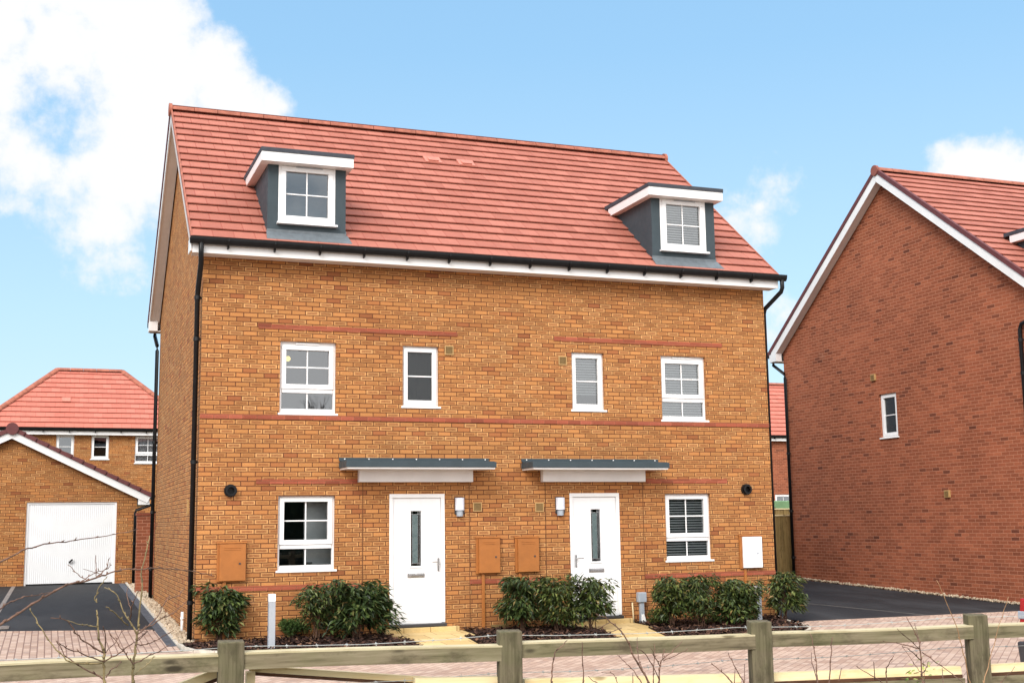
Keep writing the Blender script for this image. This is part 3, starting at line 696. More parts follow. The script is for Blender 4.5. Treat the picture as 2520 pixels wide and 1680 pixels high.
    downpipe(t, [(px-.02, DP+.362, 6.262), (px-.02, DP+.362, 6.0), (px, DP-.10, 5.72), (px, DP-.14, 5.6), (px, DP-.14, .25)], [((px, DP-.14, z), 'x') for z in (3.6, 2.1, .9)])
    pr = R_+.075
    downpipe(t, [(5.395, -.362, 6.262), (5.395, -.362, 6.05), (5.385, -.33, 5.98), (pr, .07, 5.72), (pr, .12, 5.62), (pr, .12, .0)])
    return t
MAT['mort_dark'] = plain('dark_joint_sealant', (.13, .055, .025), .9, .2)
MAT['soffit'] = plain('white_soffit_board', (.72, .69, .66), .5, .4, .04)
MAT['inner_white'] = plain('white_inner_door', (.74, .76, .77), .6, .3, .04)
MAT['vent_tile'] = plain('pale_vent_tile', (.49, .185, .135), .6, .4, .08)

A = semi_house('semi_detached_house', (0, 0, 0), 'pair of buff brick semi-detached houses with two grey dormers and two white front doors', 'buff_brick', True, True)
# fittings only the near pair shows
meter_box(A, -4.845, -4.396, .925, 1.515, pipe_x=-4.725); meter_box(A, -.594, -.170, .935, 1.525, pipe_x=-.470); meter_box(A, .105, .535, .935, 1.518, pipe_x=.190)
meter_box(A, 4.458, 4.905, .890, 1.475, 'door_white', pipe_x=4.563, shift=.012)
wall_lamp(A, -.877, 1.945); wall_lamp(A, .947, 1.940)
for x, z in ((-.637, 1.966), (.486, 1.951), (-1.120, 4.606), (.972, 4.500)): wall_vent(A, x, z)
flue(A, -4.659, 2.329); flue(A, 4.648, 2.318)
MB().box(-2.20, -.92, -.115, -.001, .0, .108).build('door_step', 'slab', A, bevel=.01); MB().box(1.05, 2.24, -.115, -.001, -.02, .108).build('door_step', 'slab', A, bevel=.01)
MB().tube([(L_-.05, 1.42, -.02), (L_-.05, 1.42, .40)], .026, 10).tube([(L_-.05, 1.42, .27), (L_-.05, 1.42, .31)], .033, 10).build('waste_pipe', 'white_pipe', A, smooth=True)
MB().box(L_-.03, L_-.001, 1.30, 1.34, 1.98, 2.22).build('overflow_pipe', 'vent', A)
MB().box(-.33, -.02, -.006, -.001, .035, .095).build('air_brick', 'vent_dark', A)

B = semi_house('semi_detached_house', (16.15, -.95, -.12), 'red brick house whose tall white-edged gable end faces the parking space', 'red_brick', False, False, DP=9.25, YR=4.625, ZR=10.02, gy=.95, ddx=-.17)
window(B, (L_+.05, 5.28, 3.72), .625, 1.05, 'narrow', rz=-math.pi/2, panes='obscure_glass')
gr = MB(); room_box(gr, 0, 1.3, 0, 2.2, 0, 2.0); gr.build('gable_room', 'room', B, (L_+.17, 5.65, 3.12), rot=(0, 0, -math.pi/2))
wall_vent(B, L_, 5.12, along='y', y=5.35); wall_vent(B, L_, 2.31, along='y', y=3.01)

# ------------------------------------------------------------------ ground, lane, drives
def sheet(name, pts_rows, mat, off, label, cat, kind='structure'):
    """strip surface: rows of (xl, xr, y) laid on the sloping ground, off above it"""
    m = MB()
    for (a, b) in zip(pts_rows[:-1], pts_rows[1:]):
        n = 6
        for i in range(n):
            f, g = i/n, (i+1)/n
            q = [(a[0]+(a[1]-a[0])*f, a[2]), (a[0]+(a[1]-a[0])*g, a[2]), (b[0]+(b[1]-b[0])*g, b[2]), (b[0]+(b[1]-b[0])*f, b[2])]
            m.poly([(x, y, gz(y)+off) for x, y in q])
    return tag(m.build(name, mat), label, cat, kind=kind)
sheet('ground', [(-700, 700, -700), (-700, 700, -14.2), (-700, 700, -4), (-700, 700, 0), (-700, 700, 14), (-700, 700, 900)], 'soil', -.030, 'rough bare ground running to the horizon', 'ground')
sheet('lane', [(-60, 60, -11.8), (-60, 60, -4), (-60, 60, -.80)], 'paving', 0.0, 'pink block paved lane in front of the houses', 'lane')
yl = lambda x: 2.05-.31*(x+5.43)
m = MB()
for i in range(12):
    a, b = -30+i*(24.57/12), -30+(i+1)*(24.57/12)
    for k in range(6):
        f = lambda x, q: -.80+(yl(max(x, -12))+.80)*q/6
        m.poly([(x, f(x, q), gz(f(x, q))+.004) for x, q in ((a, k), (b, k), (b, k+1), (a, k+1))])
tag(m.build('paved_crossover', 'paving_square'), 'pink squared block paving between lane and garage drive', 'paving', kind='structure')
m = MB()
for i in range(10):
    for k in range(10):
        xx = lambda q: -12+(6.57)*q/10
        f = lambda x, q: yl(x)+(13.5-yl(x))*q/10
        m.poly([(xx(a), f(xx(a), q), gz(f(xx(a), q))+.009) for a, q in ((i, k), (i+1, k), (i+1, k+1), (i, k+1))])
tag(m.build('garage_drive', 'asphalt'), 'black asphalt drive sloping up to the white garage door', 'drive', kind='structure')
sheet('parking_space', [(5.22, 11.0, -.80), (5.22, 10.98, 0), (5.22, 10.86, 4), (5.22, 10.86, 8.75)], 'asphalt', .006, 'black asphalt parking space beside the red brick gable', 'parking space')
sheet('fore_court', [(10.99, 30, -.80), (10.99, 30, 0.02)], 'asphalt', .005, 'asphalt apron in front of the red brick house', 'paving')
def strip_line(name, p, q, wd, mat, off, label, cat, hgt=.02):
    p, q = Vector((*p, 0)), Vector((*q, 0)); d = (q-p).normalized(); s = Vector((d.y, -d.x, 0))*wd/2; m = MB(); n = 14; out = []
    for i in range(n):
        a, b = p+(q-p)*(i/n), p+(q-p)*((i+1)/n)
        za, zb = gz(a.y)+off, gz(b.y)+off
        m.hexa([(*(a-s).xy, za-.1), (*(a+s).xy, za-.1), (*(b+s).xy, zb-.1), (*(b-s).xy, zb-.1), (*(a-s).xy, za+hgt), (*(a+s).xy, za+hgt), (*(b+s).xy, zb+hgt), (*(b-s).xy, zb+hgt)])
    return tag(m.build(name, mat), label, cat, kind='structure')
strip_line('channel_kerb', (-5.50, -.18), (-5.52, 13.4), .14, 'kerb_dark', .0, 'dark blue channel kerb along the edge of the garage drive', 'kerb', .014)
strip_line('edging_kerb', (-5.41, -.12), (-5.40, 13.4), .05, 'concrete', .0, 'pale concrete edging between drive and pebble strip', 'kerb', .035)
strip_line('drive_divider', (-8.22, 3.0), (-8.05, 13.4), .09, 'kerb_grey', .006, 'pale line of setts between the two garage drives', 'kerb', .006)
strip_line('threshold_kerb', (-12, 4.12), (-5.60, 2.13), .09, 'paving_square', .005, 'row of pale setts across the foot of the garage drive', 'kerb', .010)
strip_line('parking_line', (6.95, 3.2), (7.95, -.78), .045, 'worn_line', .007, 'thin pale line across the asphalt parking space', 'marking', .003)
strip_line('parking_kerb', (5.25, -.80), (11.0, -.80), .10, 'paving_square', .002, 'flush sett edge between lane and parking space', 'kerb', .008)

def stones(name, n, fn, smin, smax, mat, label, cat, seed):
    r = random.Random(seed); m = MB()
    for i in range(n):
        x, y = fn(r); s = r.uniform(smin, smax); z = gz(y)+s*.25+r.uniform(0, .035)
        ax = Vector((r.uniform(-1, 1), r.uniform(-1, 1), r.uniform(-1, 1))).normalized(); rot = Matrix.Rotation(r.uniform(0, 6.28), 3, ax)
        sc = (s*r.uniform(.7, 1.2), s*r.uniform(.6, 1.0), s*r.uniform(.45, .75)); vs = []
        for v in ((1,0,0),(-1,0,0),(0,1,0),(0,-1,0),(0,0,1),(0,0,-1),(.6,.6,.6),(-.6,.6,.6),(.6,-.6,.6),(-.6,-.6,.6),(.6,.6,-.6),(-.6,.6,-.6),(.6,-.6,-.6),(-.6,-.6,-.6)):
            k = r.uniform(.85, 1.12); vs.append(Vector((x, y, z))+rot @ Vector((v[0]*sc[0]*k*.6, v[1]*sc[1]*k*.6, v[2]*sc[2]*k*.6)))
        i0 = m.add(vs)
        for c, ring_ in ((0, (6, 8, 12, 10)), (1, (7, 11, 13, 9)), (2, (6, 10, 11, 7)), (3, (8, 9, 13, 12)), (4, (6, 7, 9, 8)), (5, (10, 12, 13, 11))):
            for a in range(4): m.f.append((i0+c, i0+ring_[a], i0+ring_[(a+1) % 4]))
    return tag(m.build(name, mat), label, cat, kind='stuff')
stones('pebble_strip', 1400, lambda r: (r.uniform(-5.385, -5.16), r.uniform(-.05, 12.5)), .038, .085, 'pebble', 'strip of cream stones along the side wall of the buff house', 'stones', 2)
stones('pebble_strip', 800, lambda r: (r.uniform(10.90, 10.99), r.uniform(-.9, 8.2)), .03, .055, 'pebble', 'line of cream stones at the foot of the red brick gable', 'stones', 4)

# planting beds : three mulch beds split by two slab paths, pale edging round the outside
front = [(-5.36, -.16), (-5.34, -.55), (-5.23, -.92), (-4.97, -1.16), (-4.60, -1.40), (-3.85, -1.71), (-3.0, -1.90), (-2.09, -2.02), (-1.20, -2.13), (0, -2.28), (1.0, -2.40), (1.79, -2.48), (2.8, -2.54), (3.81, -2.46), (4.16, -2.31), (4.51, -1.99), (4.70, -1.73), (4.79, -1.43), (4.86, -1.08), (4.98, -.47), (5.16, -.06)]
def bed(name, outline, label, seed):
    m = MB(); n = len(outline); cx, cy = sum(p[0] for p in outline)/n, sum(p[1] for p in outline)/n; r = random.Random(seed)
    top = [(x, y, gz(y)+.030) for x, y in outline]; m.poly(top)
    o = tag(m.build(name, 'mulch'), label, 'planting bed', kind='structure')
    def inside(x, y):
        c = False
        for i in range(n):
            (x1, y1), (x2, y2) = outline[i], outline[i-1]
            if (y1 > y) != (y2 > y) and x < (x2-x1)*(y-y1)/(y2-y1)+x1: c = not c
        return c
    x0, x1, y0, y1 = min(p[0] for p in outline), max(p[0] for p in outline), min(p[1] for p in outline), max(p[1] for p in outline)
    m = MB(); cnt = int((x1-x0)*(y1-y0)*520)
    for i in range(cnt):
        x, y = r.uniform(x0, x1), r.uniform(y0, y1)
        if not inside(x, y): continue
        a = r.uniform(0, 6.28); l, w_ = r.uniform(.015, .055), r.uniform(.006, .018); t, u = r.uniform(-.5, .5), r.uniform(-.6, .6)
        d = Vector((math.cos(a), math.sin(a), t))*l; s = Vector((-math.sin(a), math.cos(a), u))*w_; p = Vector((x, y, gz(y)+.034+r.uniform(0, .045)))
        m.poly([p-d-s, p+d-s*.6, p+d*.9+s, p-d*.8+s])
    tag(m.build('bark_mulch', 'chip'), 'dark bark chips spread over '+label, 'mulch', kind='stuff')
fx = lambda x: next((a[1]+(b[1]-a[1])*(x-a[0])/(b[0]-a[0]) for a, b in zip(front[:-1], front[1:]) if a[0] <= x <= b[0]), -2.4)
bed('planting_bed', [(-5.15, -.01)]+front[:7]+[(-2.09, fx(-2.09)), (-1.97, -.72), (-2.15, -.70), (-2.15, -.01)], 'the mulched bed left of the first white door', 1)
bed('planting_bed', [(-.85, -.01), (-.85, -.72), (-1.06, -.74), (-1.20, fx(-1.20)), (0, -2.28), (.97, fx(.97)), (1.34, -.76), (1.12, -.74), (1.12, -.01)], 'the mulched bed between the two white doors', 2)
bed('planting_bed', [(2.24, -.01), (2.30, -.86), (2.14, -.90), (1.79, fx(1.79))]+front[12:]+[(5.19, -.01)], 'the mulched bed right of the second white door', 3)
m = MB()
for (a, b) in zip(front[:-1], front[1:]):
    a, b = Vector((*a, 0)), Vector((*b, 0)); d = (b-a).normalized(); s = Vector((d.y, -d.x, 0))*.05
    P = lambda q, h: (q.x, q.y, gz(q.y)+h)
    m.hexa([P(a, -.05), P(b, -.05), P(b+s, -.05), P(a+s, -.05), P(a, .042), P(b, .042), P(b+s, .042), P(a+s, .042)])
tag(m.build('bed_edging', 'concrete'), 'pale concrete edging curving round the planting beds', 'edging', kind='structure')
def path(name, pts, label):
    m = MB(); m.prism([(x, y, gz(y)-.05) for x, y in pts], (0, 0, .088)); tag(m.build(name, 'slab'), label, 'path', kind='structure')
path('slab_path', [(-2.14, -.003), (-2.14, -.69), (-1.96, -.71), (-2.08, fx(-2.08)+.01), (-1.21, fx(-1.21)+.01), (-1.07, -.73), (-.86, -.71), (-.86, -.003)], 'buff slab path leading to the left white door')
path('slab_path', [(1.13, -.003), (1.13, -.73), (1.35, -.75), (.98, fx(.98)+.01), (1.78, fx(1.78)+.01), (2.13, -.89), (2.29, -.85), (2.23, -.003)], 'buff slab path leading to the right white door')

# ------------------------------------------------------------------ garage
def garage():
    gy = 13.5; z0 = gz(gy); t = thing('garage', (-8.24, gy, z0), 'buff brick garage with a white up-and-over door and shallow gable', 'garage')
    hw = 3.05; ops = [(.41, 2.56, -.02, 2.06), (-2.56, -.41, -.02, 2.06)]
    ze, za, ov = 2.20, 3.86, .33
    w = MB(); wall_cells(w, -hw, hw, -.4, 2.12, ops, lambda u, v, d: (u, d, v), .12)
    w.poly([(-hw, 0, 2.12), (hw, 0, 2.12), (hw, 0, 2.25), (0, 0, za-.12), (-hw, 0, 2.25)])
    for x in (-hw, hw): w.poly([(x, 0, -.4), (x, 6, -.4), (x, 6, 2.25), (x, 0, 2.25)])
    w.poly([(-hw, 6, -.4), (hw, 6, -.4), (hw, 6, 2.25), (0, 6, za-.12), (-hw, 6, 2.25)])
    w.build('wall', 'buff_brick', t)
    for a, b in ((.41, 2.56), (-2.56, -.41)):
        d = MB(); n = 43; w_ = (b-a-.10)/n
        for i in range(n):
            x = a+.05+i*w_; d.poly([(x, .052, .045), (x+w_*.5, .046, .045), (x+w_*.5, .046, 2.01), (x, .052, 2.01)]); d.poly([(x+w_*.5, .046, .045), (x+w_, .052, .045), (x+w_, .052, 2.01), (x+w_*.5, .046, 2.01)])
        do = d.build('garage_door', 'garage_white', t)
        fr = MB(); fr.box(a-.002, a+.05, .03, .10, 0, 2.01); fr.box(b-.05, b+.002, .03, .10, 0, 2.01); fr.box(a-.002, b+.002, .03, .10, 2.01, 2.062); fr.build('door_frame', 'upvc', do)
        MB().box(a+.05, b-.05, .02, .06, -.01, .026).build('gap_shade', 'black', do)  # black strip standing in for the shadow gap under the door
        MB().box(a, b, -.02, .03, -.05, -.012).build('door_sill', 'concrete', do)
        MB().tube([((a+b)/2-.02, .045, .56), ((a+b)/2-.02, .0, .56), ((a+b)/2+.05, -.015, .63)], .022, 8).build('handle', 'black', do)
    r = MB(); U = Vector((hw+ov, 0, za-ze)).normalized(); ln = math.hypot(hw+ov, za-ze)
    tile_slope(r, (hw+ov, 6.25, ze), (0, -1, 0), (-U.x, 0, U.z), ln+.02, lambda s: 0, lambda s: 6.42)
    tile_slope(r, (-hw-ov, 6.25, ze), (0, -1, 0), (U.x, 0, U.z), ln+.02, lambda s: 0, lambda s: 6.42)
    ro = r.build('roof', 'tile', t)
    g = MB(); ridge_run(g, (0, -.17, za+.03), (0, 6.25, za+.03), .13); g.build('ridge_tiles', 'ridge', ro)
    MB().tube([(0, -.245, za+.02), (0, -.13, za+.02)], .150, 20).build('ridge_cap', 'verge', ro)
    for s in (-1, 1):
        of = Vector((0, .0015*(s+1), 0)); E, Aa = Vector((s*(hw+ov), 0, ze))+of, Vector((0, 0, za))+of; d = (Aa-E).normalized(); n_ = Vector((-d.z*s, 0, abs(d.x)))*1.0; n_ = Vector((d.z*s, 0, abs(d.x)))
        m = MB(); k = 12
        for i in range(k):                              # dry verge units stepping down the gable
            p, q = E+d*(ln*i/k-.02), E+d*(ln*(i+1)/k+.005)
            m.hexa([p+n_*-.03+Vector((0, -.215, 0)), q+n_*-.03+Vector((0, -.215, 0)), q+n_*-.03+Vector((0, -.12, 0)), p+n_*-.03+Vector((0, -.12, 0)),
                    p+n_*.085+Vector((0, -.215, 0)), q+n_*.055+Vector((0, -.215, 0)), q+n_*.055+Vector((0, -.12, 0)), p+n_*.085+Vector((0, -.12, 0))])
        m.build('verge_cap', 'verge', ro)
        b = MB(); b.hexa([E+n_*-.20+Vector((0, -.18, 0)), Aa+n_*-.20+Vector((0, -.18, 0)), Aa+n_*-.20+Vector((0, -.155, 0)), E+n_*-.20+Vector((0, -.155, 0)),
                          E+n_*-.032+Vector((0, -.18, 0)), Aa+n_*-.032+Vector((0, -.18, 0)), Aa+n_*-.032+Vector((0, -.155, 0)), E+n_*-.032+Vector((0, -.155, 0))])
        b.build('bargeboard', 'fascia', ro)
        MB().box(*sorted((s*(hw+.02), s*(hw+ov-.03))), -.15, 6.2, 1.98, 2.16).build('eaves_box', 'fascia', ro)
        MB().tube([(s*(hw+ov+.06), -.2, 2.19), (s*(hw+ov+.06), 6.2, 2.19)], .055, 10).build('gutter', 'black', t)
    downpipe(t, [(hw+ov+.04, -.08, 2.13), (hw+ov+.04, -.08, 1.98), (hw-.02, -.06, 1.84), (hw-.04, -.06, 1.78), (hw-.04, -.06, .0)], [((hw-.04, -.06, 1.0), 'y')], .038)
MAT['garage_white'] = plain('white_garage_steel', (.74, .75, .76), .45, .5, .03, 2)
garage()
# brick garden wall between garage and house
gw = MB(); gw.box(-5.40, -3.2, 10.0, 10.22, -.1, 2.05)
tag(gw.build('garden_wall', 'red_brick'), 'brown brick garden wall between the garage and the buff house', 'wall')
MB().box(-5.42, -3.18, 9.98, 10.24, 2.05, 2.11).build('coping', 'red_band', bpy.data.objects['garden_wall'])

# ------------------------------------------------------------------ houses behind
def hip_house(loc, label, brick, x0, x1, hd, ze, pitch, wins, vent=None):
    t = thing('detached_house', loc, label, 'house'); oz = -loc[2]
    w = MB(); ops = [o[:4] for o in wins]; dep = 2*hd-.5
    wall_cells(w, x0+.3, x1-.3, -.4, ze-.02, ops, lambda u, v, d: (u, .25+d, v))
    for x in (x0+.3, x1-.3): w.poly([(x, .25, -.4), (x, .25+dep, -.4), (x, .25+dep, ze), (x, .25, ze)])
    w.poly([(x0+.3, .25+dep, -.4), (x1-.3, .25+dep, -.4), (x1-.3, .25+dep, ze), (x0+.3, .25+dep, ze)])
    w.build('wall', brick, t)
    for a, b, c, d, st, bl in wins:
        rb = MB()
        window(t, (a, .29, c), b-a, d-c, st, blind=None)
        room_box(rb, a-.3, b+.3, c-.4, d+.2, .42, 1.8); rb.build('room', 'room', t)
        if bl == 'curtain':
            m = MB(); n = 24
            for i in range(n):
                xa, xb = a+.05+(b-a-.1)*i/n, a+.05+(b-a-.1)*(i+1)/n
                m.poly([(xa, .42+.02*math.sin(i*1.9), c+.05), (xb, .42+.02*math.sin((i+1)*1.9), c+.05), (xb, .42+.02*math.sin((i+1)*1.9), d-.03), (xa, .42+.02*math.sin(i*1.9), d-.03)])
            m.build('curtain', 'curtain', t)
    h = hd*math.tan(pitch); r = MB(); sl = math.hypot(hd, h); cs = math.cos(pitch)
    W = x1-x0
    tile_slope(r, (x0, 0, ze), (1, 0, 0), (0, math.cos(pitch), math.sin(pitch)), sl, lambda s: s*cs, lambda s: W-s*cs)
    tile_slope(r, (x0, 2*hd, ze), (1, 0, 0), (0, -math.cos(pitch), math.sin(pitch)), sl, lambda s: s*cs, lambda s: W-s*cs)
    tile_slope(r, (x0, 0, ze), (0, 1, 0), (math.cos(pitch), 0, math.sin(pitch)), sl, lambda s: s*cs, lambda s: 2*hd-s*cs)
    tile_slope(r, (x1, 0, ze), (0, 1, 0), (-math.cos(pitch), 0, math.sin(pitch)), sl, lambda s: s*cs, lambda s: 2*hd-s*cs)
    ro = r.build('roof', 'tile_far', t)
    g = MB(); a, b = Vector((x0+hd, hd, ze+h+.02)), Vector((x1-hd, hd, ze+h+.02)); ridge_run(g, a, b, .12)
    for p, q in (((x0, 0), a), ((x1, 0), b), ((x0, 2*hd), a), ((x1, 2*hd), b)): ridge_run(g, (p[0], p[1], ze+.04), q, .12)
    g.build('ridge_tiles', 'ridge', ro)
    if vent:
        s0 = vent[1]; P = lambda x, s, k: Vector((x, s*cs-k*math.sin(pitch), ze+s*math.sin(pitch)+k*cs))
        MB().hexa([P(vent[0], s0, .03), P(vent[0]+.34, s0, .03), P(vent[0]+.34, s0+.27, .03), P(vent[0], s0+.27, .03), P(vent[0]+.03, s0, .07), P(vent[0]+.31, s0, .07), P(vent[0]+.31, s0+.27, .055), P(vent[0]+.03, s0+.27, .055)]).build('roof_vent', 'vent_tile', ro)
    f = MB().box(x0+.03, x1-.03, .02, .045, ze-.24, ze-.01); f.box(x0+.03, x1-.03, .045, .26, ze-.22, ze-.205); f.build('fascia', 'fascia', t)
    gutter(t, x0-.02, x1+.02, -.04, ze-.0, .06, [x0+.5+.9*i for i in range(int((x1-x0-.6)/.9))])
    return t
MAT['tile_far'] = tile_mat('pink_roof_tile', [(.15, (.45, .135, .096)), (.5, (.48, .148, .106)), (.8, (.51, .165, .120))], (.34, .09, .065))
# root at the front eaves line
def w3(x, z, st, bl=None): return (x, x+(.62 if st == 'narrow' else .93), z, z+(.92 if st == 'narrow' else 1.03), st, bl)
hip_house((-6.0, 28.0, .39), 'buff brick house with pink hipped roof rising behind the garage', 'buff_brick', -3.90, 3.92, 2.70, 5.02, R(42),
          [w3(-1.14, 3.88, 'narrow'), w3(.08, 3.88, 'narrow'), w3(1.63, 3.74, 'sash', 'curtain')], (-1.0, 1.55))
hip_house((24.6, 28.0, .39), 'red brick house seen in the gap between the two near houses', 'red_brick', -4.6, 5.0, 2.95, 5.10, R(42), [w3(-1.35, 1.45, 'sash', None)])

# ------------------------------------------------------------------ back garden fence and shed in the gap
def board_fence(name, x0, x1, y, zt, label, mat, arch=True):
    t = thing(name, (x0, y, gz(y)), label, 'fence'); h = zt-gz(y); n = int((x1-x0)/.10); r = random.Random(8); m = MB()
    for i in range(n):
        a = (x1-x0)*i/n; b = (x1-x0)*(i+1)/n-.006; k = r.uniform(-.006, .006)
        m.hexa([(a, -.020+k, .03), (b+.02, -.006+k, .03), (b+.02, .004+k, .03), (a, .0+k, .03), (a, -.020+k, h-.05), (b+.02, -.006+k, h-.05), (b+.02, .004+k, h-.05), (a, .0+k, h-.05)])
    m.build('boards', mat, t)
    MB().box(0, x1-x0, -.035, .03, h-.05, h-.015).build('cap_rail', 'new_wood', t)
    for xx in (0, (x1-x0)/2, x1-x0-.1): MB().box(xx, xx+.1, .03, .13, 0, h+.02).build('post', 'post_wood', t)
    return t
board_fence('board_fence', 5.25, 12.2, 8.80, 1.90, 'close-boarded timber fence with a pale cap rail closing the gap beside the red brick gable', 'board_wood')
f2 = board_fence('board_fence', 10.5, 19.0, 15.0, 2.13, 'further timber fence showing as a tan strip above the nearer fence', 'board_wood')
def shed():
    t = thing('garden_shed', (17.6, 18.6, gz(14)), 'garden shed roofed in green felt peeping over the fences in the gap', 'shed')
    MB().box(-1.5, 1.5, 0, 1.6, 0, 1.72).build('wall', 'board_wood', t)
    m = MB(); m.hexa([(-1.65, -.15, 1.70), (1.65, -.15, 1.70), (1.65, 1.75, 1.98), (-1.65, 1.75, 1.98), (-1.65, -.15, 2.0), (1.65, -.15, 2.0), (1.65, 1.75, 2.06), (-1.65, 1.75, 2.06)]); m.build('roof', 'green_felt', t)
MAT['green_felt'] = plain('green_felt', (.17, .29, .15), .9, .2, .1, 5)
shed()

# ------------------------------------------------------------------ small things on the beds
def bollard(x, y, h, label):
    t = thing('bollard_light', (x, y, gz(y)+.02), label, 'bollard light', 'bollard lights in the planting beds')
    MB().box(-.048, .048, -.048, .048, 0, h-.115).build('post', 'steel', t, bevel=.004); MB().box(-.050, .050, -.050, .050, h-.112, h).build('lamp_cap', 'upvc', t, bevel=.006)
bollard(-4.18, -1.17, .80, 'grey square bollard light standing clear of the shrubs on the left bed')
bollard(4.33, -.78, .64, 'grey bollard light half hidden behind a shrub near the right corner')
def socket_post():
    t = thing('utility_box', (2.41, -.10, .0), 'small grey box on a grey duct beside the right door', 'utility box')
    MB().box(-.078, .078, -.065, .04, .375, .545).build('box', 'grey_plastic', t, bevel=.012)
    MB().hexa([(-.035, -.04, .0), (.045, -.04, .0), (.045, .03, .0), (-.035, .03, .0), (-.038, -.04, .375), (.038, -.04, .375), (.038, .03, .375), (-.038, .03, .375)]).build('duct', 'grey_plastic', t, bevel=.008)
    MB().hexa([(-.03, -.06, 0), (.075, -.06, 0), (.075, .0, 0), (-.03, .0, 0), (-.018, -.052, .17), (.030, -.052, .17), (.030, 0, .17), (-.018, 0, .17)]).build('duct_shoe', 'white_pipe', t, bevel=.006)
socket_post()
MAT['cream_pipe'] = plain('cream_pipe', (.62, .50, .30), .5, .4, .05)
tag(MB().tube([(2.275, -.06, -.02), (2.268, -.06, .15), (2.258, -.055, .37)], .014, 8).build('cable_duct', 'cream_pipe', smooth=True), 'thin cream pipe standing left of the small grey box', 'pipe')

def drain():
    t = MB(); ring(t, -.30, .30, -.22, .22, .03, 0, .01)
    return t
m = MB(); m.box(-.11, .11, -.3, .3, 0, .012)
for i in range(6): m.box(-.09, .09, -.26+i*.09, -.21+i*.09, .012, .020)
tag(m.build('drain_cover', 'kerb_grey', loc=(-7.99, 3.5, gz(3.5)+.008)), 'pale ribbed drain cover let into the garage drive', 'drain cover')

# ------------------------------------------------------------------ shrubs
def shrub(x, y, w, h, d, label, seed, leaves=1500, leaf='leaf', L=(.075, .125), gap=.12, bare=.10, low=False):
    w *= 1.17; d *= 1.12; h *= .98; q0 = .82+.5*((seed*37) % 10)/10; L = (L[0]*q0, L[1]*q0); leaves = int(leaves/q0**1.2) if not low else leaves; leaves = int(leaves*1.4)
    r = random.Random(seed); t = thing('laurel_shrub' if not low else 'low_bush', (x, y, gz(y)+.03), label, 'shrub', 'evergreen shrubs along the house front')
    # skeleton
    st = MB(); tips = []
    ns = 7 if not low else 5
    for i in range(ns):
        a = r.uniform(0, 6.28); q = r.uniform(.15, .95); ex, ey = math.cos(a)*w*.42*q, math.sin(a)*d*.42*q; ez = h*r.uniform(.70, .98)
        b = Vector((r.uniform(-.06, .06), r.uniform(-.05, .05), -.05)); mid = Vector((ex*.35, ey*.35, ez*.45)); e = Vector((ex, ey, ez))
        st.tube([b, mid, e], [.010, .007, .003], 5); tips.append((mid, e))
        for k in range(4):
            f = r.uniform(.2, .9); p = mid.lerp(e, f) if r.random() < .6 else b.lerp(mid, .5+f*.5); aa = r.uniform(0, 6.28)
            q2 = p+Vector((math.cos(aa)*w*.24, math.sin(aa)*d*.24, r.uniform(.02, .20)*h)); st.tube([p, q2], [.005, .002], 4); tips.append((p, q2))
    st.build('stems', 'bark', t)
    # clumps of leaves: uneven outline, gaps between clumps
    cl = []
    for i in range(15 if not low else 8):
        a = r.uniform(0, 6.28); q = math.sqrt(r.random()); zc = r.uniform(.22, .86) if not low else r.uniform(.3, .75)
        prof = math.sin(math.pi*min(.98, max(.12, zc*.72+.22)))
        cl.append((Vector((math.cos(a)*w*.36*q*prof, math.sin(a)*d*.36*q*prof, zc*h)), r.uniform(.15, .26)*min(w, 1.0) if not low else r.uniform(.2, .3)*w))
    for a, b in tips: cl.append((b, r.uniform(.09, .16)*min(w, .9)))
    m = MB(); wt = [c[1]**2 for c in cl]
    for i in range(leaves):
        c, rad = r.choices(cl, wt)[0]
        dv = Vector((r.gauss(0, 1), r.gauss(0, 1), r.gauss(0, .85))).normalized()*rad*(r.random()**.45)
        p = c+dv
        if p.z < bare*h*r.uniform(.5, 1.6) or p.z > h*1.04 or abs(p.x) > w*.56 or abs(p.y) > d*.62: continue
        out = Vector((p.x/(w*.5), p.y/(d*.5), .15)); out = (out+Vector((r.uniform(-.9, .9), r.uniform(-.9, .9), r.uniform(-.3, .6)))).normalized()
        droop = r.uniform(-.9, .25) if not low else r.uniform(-.1, .9); dr = Vector((out.x, out.y, droop)).normalized()
        l = r.uniform(*L); ww = l*r.uniform(.13, .20); s = dr.cross(Vector((r.uniform(-.4, .4), r.uniform(-.4, .4), 1))).normalized()*ww; nrm = dr.cross(s).normalized()
        if nrm.z < 0: nrm = -nrm
        i0 = m.add([p, p+dr*l*.45+s+nrm*.008, p+dr*l*.5-nrm*.006, p+dr*l*.45-s+nrm*.008, p+dr*l+Vector((0, 0, -.012))])
        m.f += [(i0, i0+1, i0+2), (i0, i0+2, i0+3), (i0+2, i0+1, i0+4), (i0+3, i0+2, i0+4)]
    m.build('foliage', leaf, t, smooth=False)
    return t
shrub(-4.79, -.05, .68, .89, .62, 'dense evergreen shrub at the left corner against the black downpipe', 11, 2100)
shrub(-3.63, -.08, .46, .30, .42, 'low rounded bright green bush right of the bollard light', 12, 1500, 'leaf_small', (.03, .05), low=True)
shrub(-3.36, -.42, .66, .88, .60, 'open evergreen shrub with bare lower stems beside the low round bush', 13, 1150, bare=.34)
shrub(-2.80, -.66, 1.12, .93, .85, 'broadest evergreen shrub, filling the bed left of the first white door', 14, 3600)
shrub(.02, -.56, .72, .87, .62, 'evergreen shrub under the two orange-brown meter boxes', 15, 1750)
shrub(.56, -.78, .76, .88, .66, 'evergreen shrub between the meter boxes and the second white door', 16, 1700, bare=.16)
shrub(1.16, -.80, .80, .93, .66, 'airy evergreen shrub standing in front of the second white door', 17, 1350, bare=.22)
shrub(2.48, -.55, .38, .27, .36, 'smallest dark bush right of the grey utility box', 18, 900, 'leaf', (.03, .055), low=True)
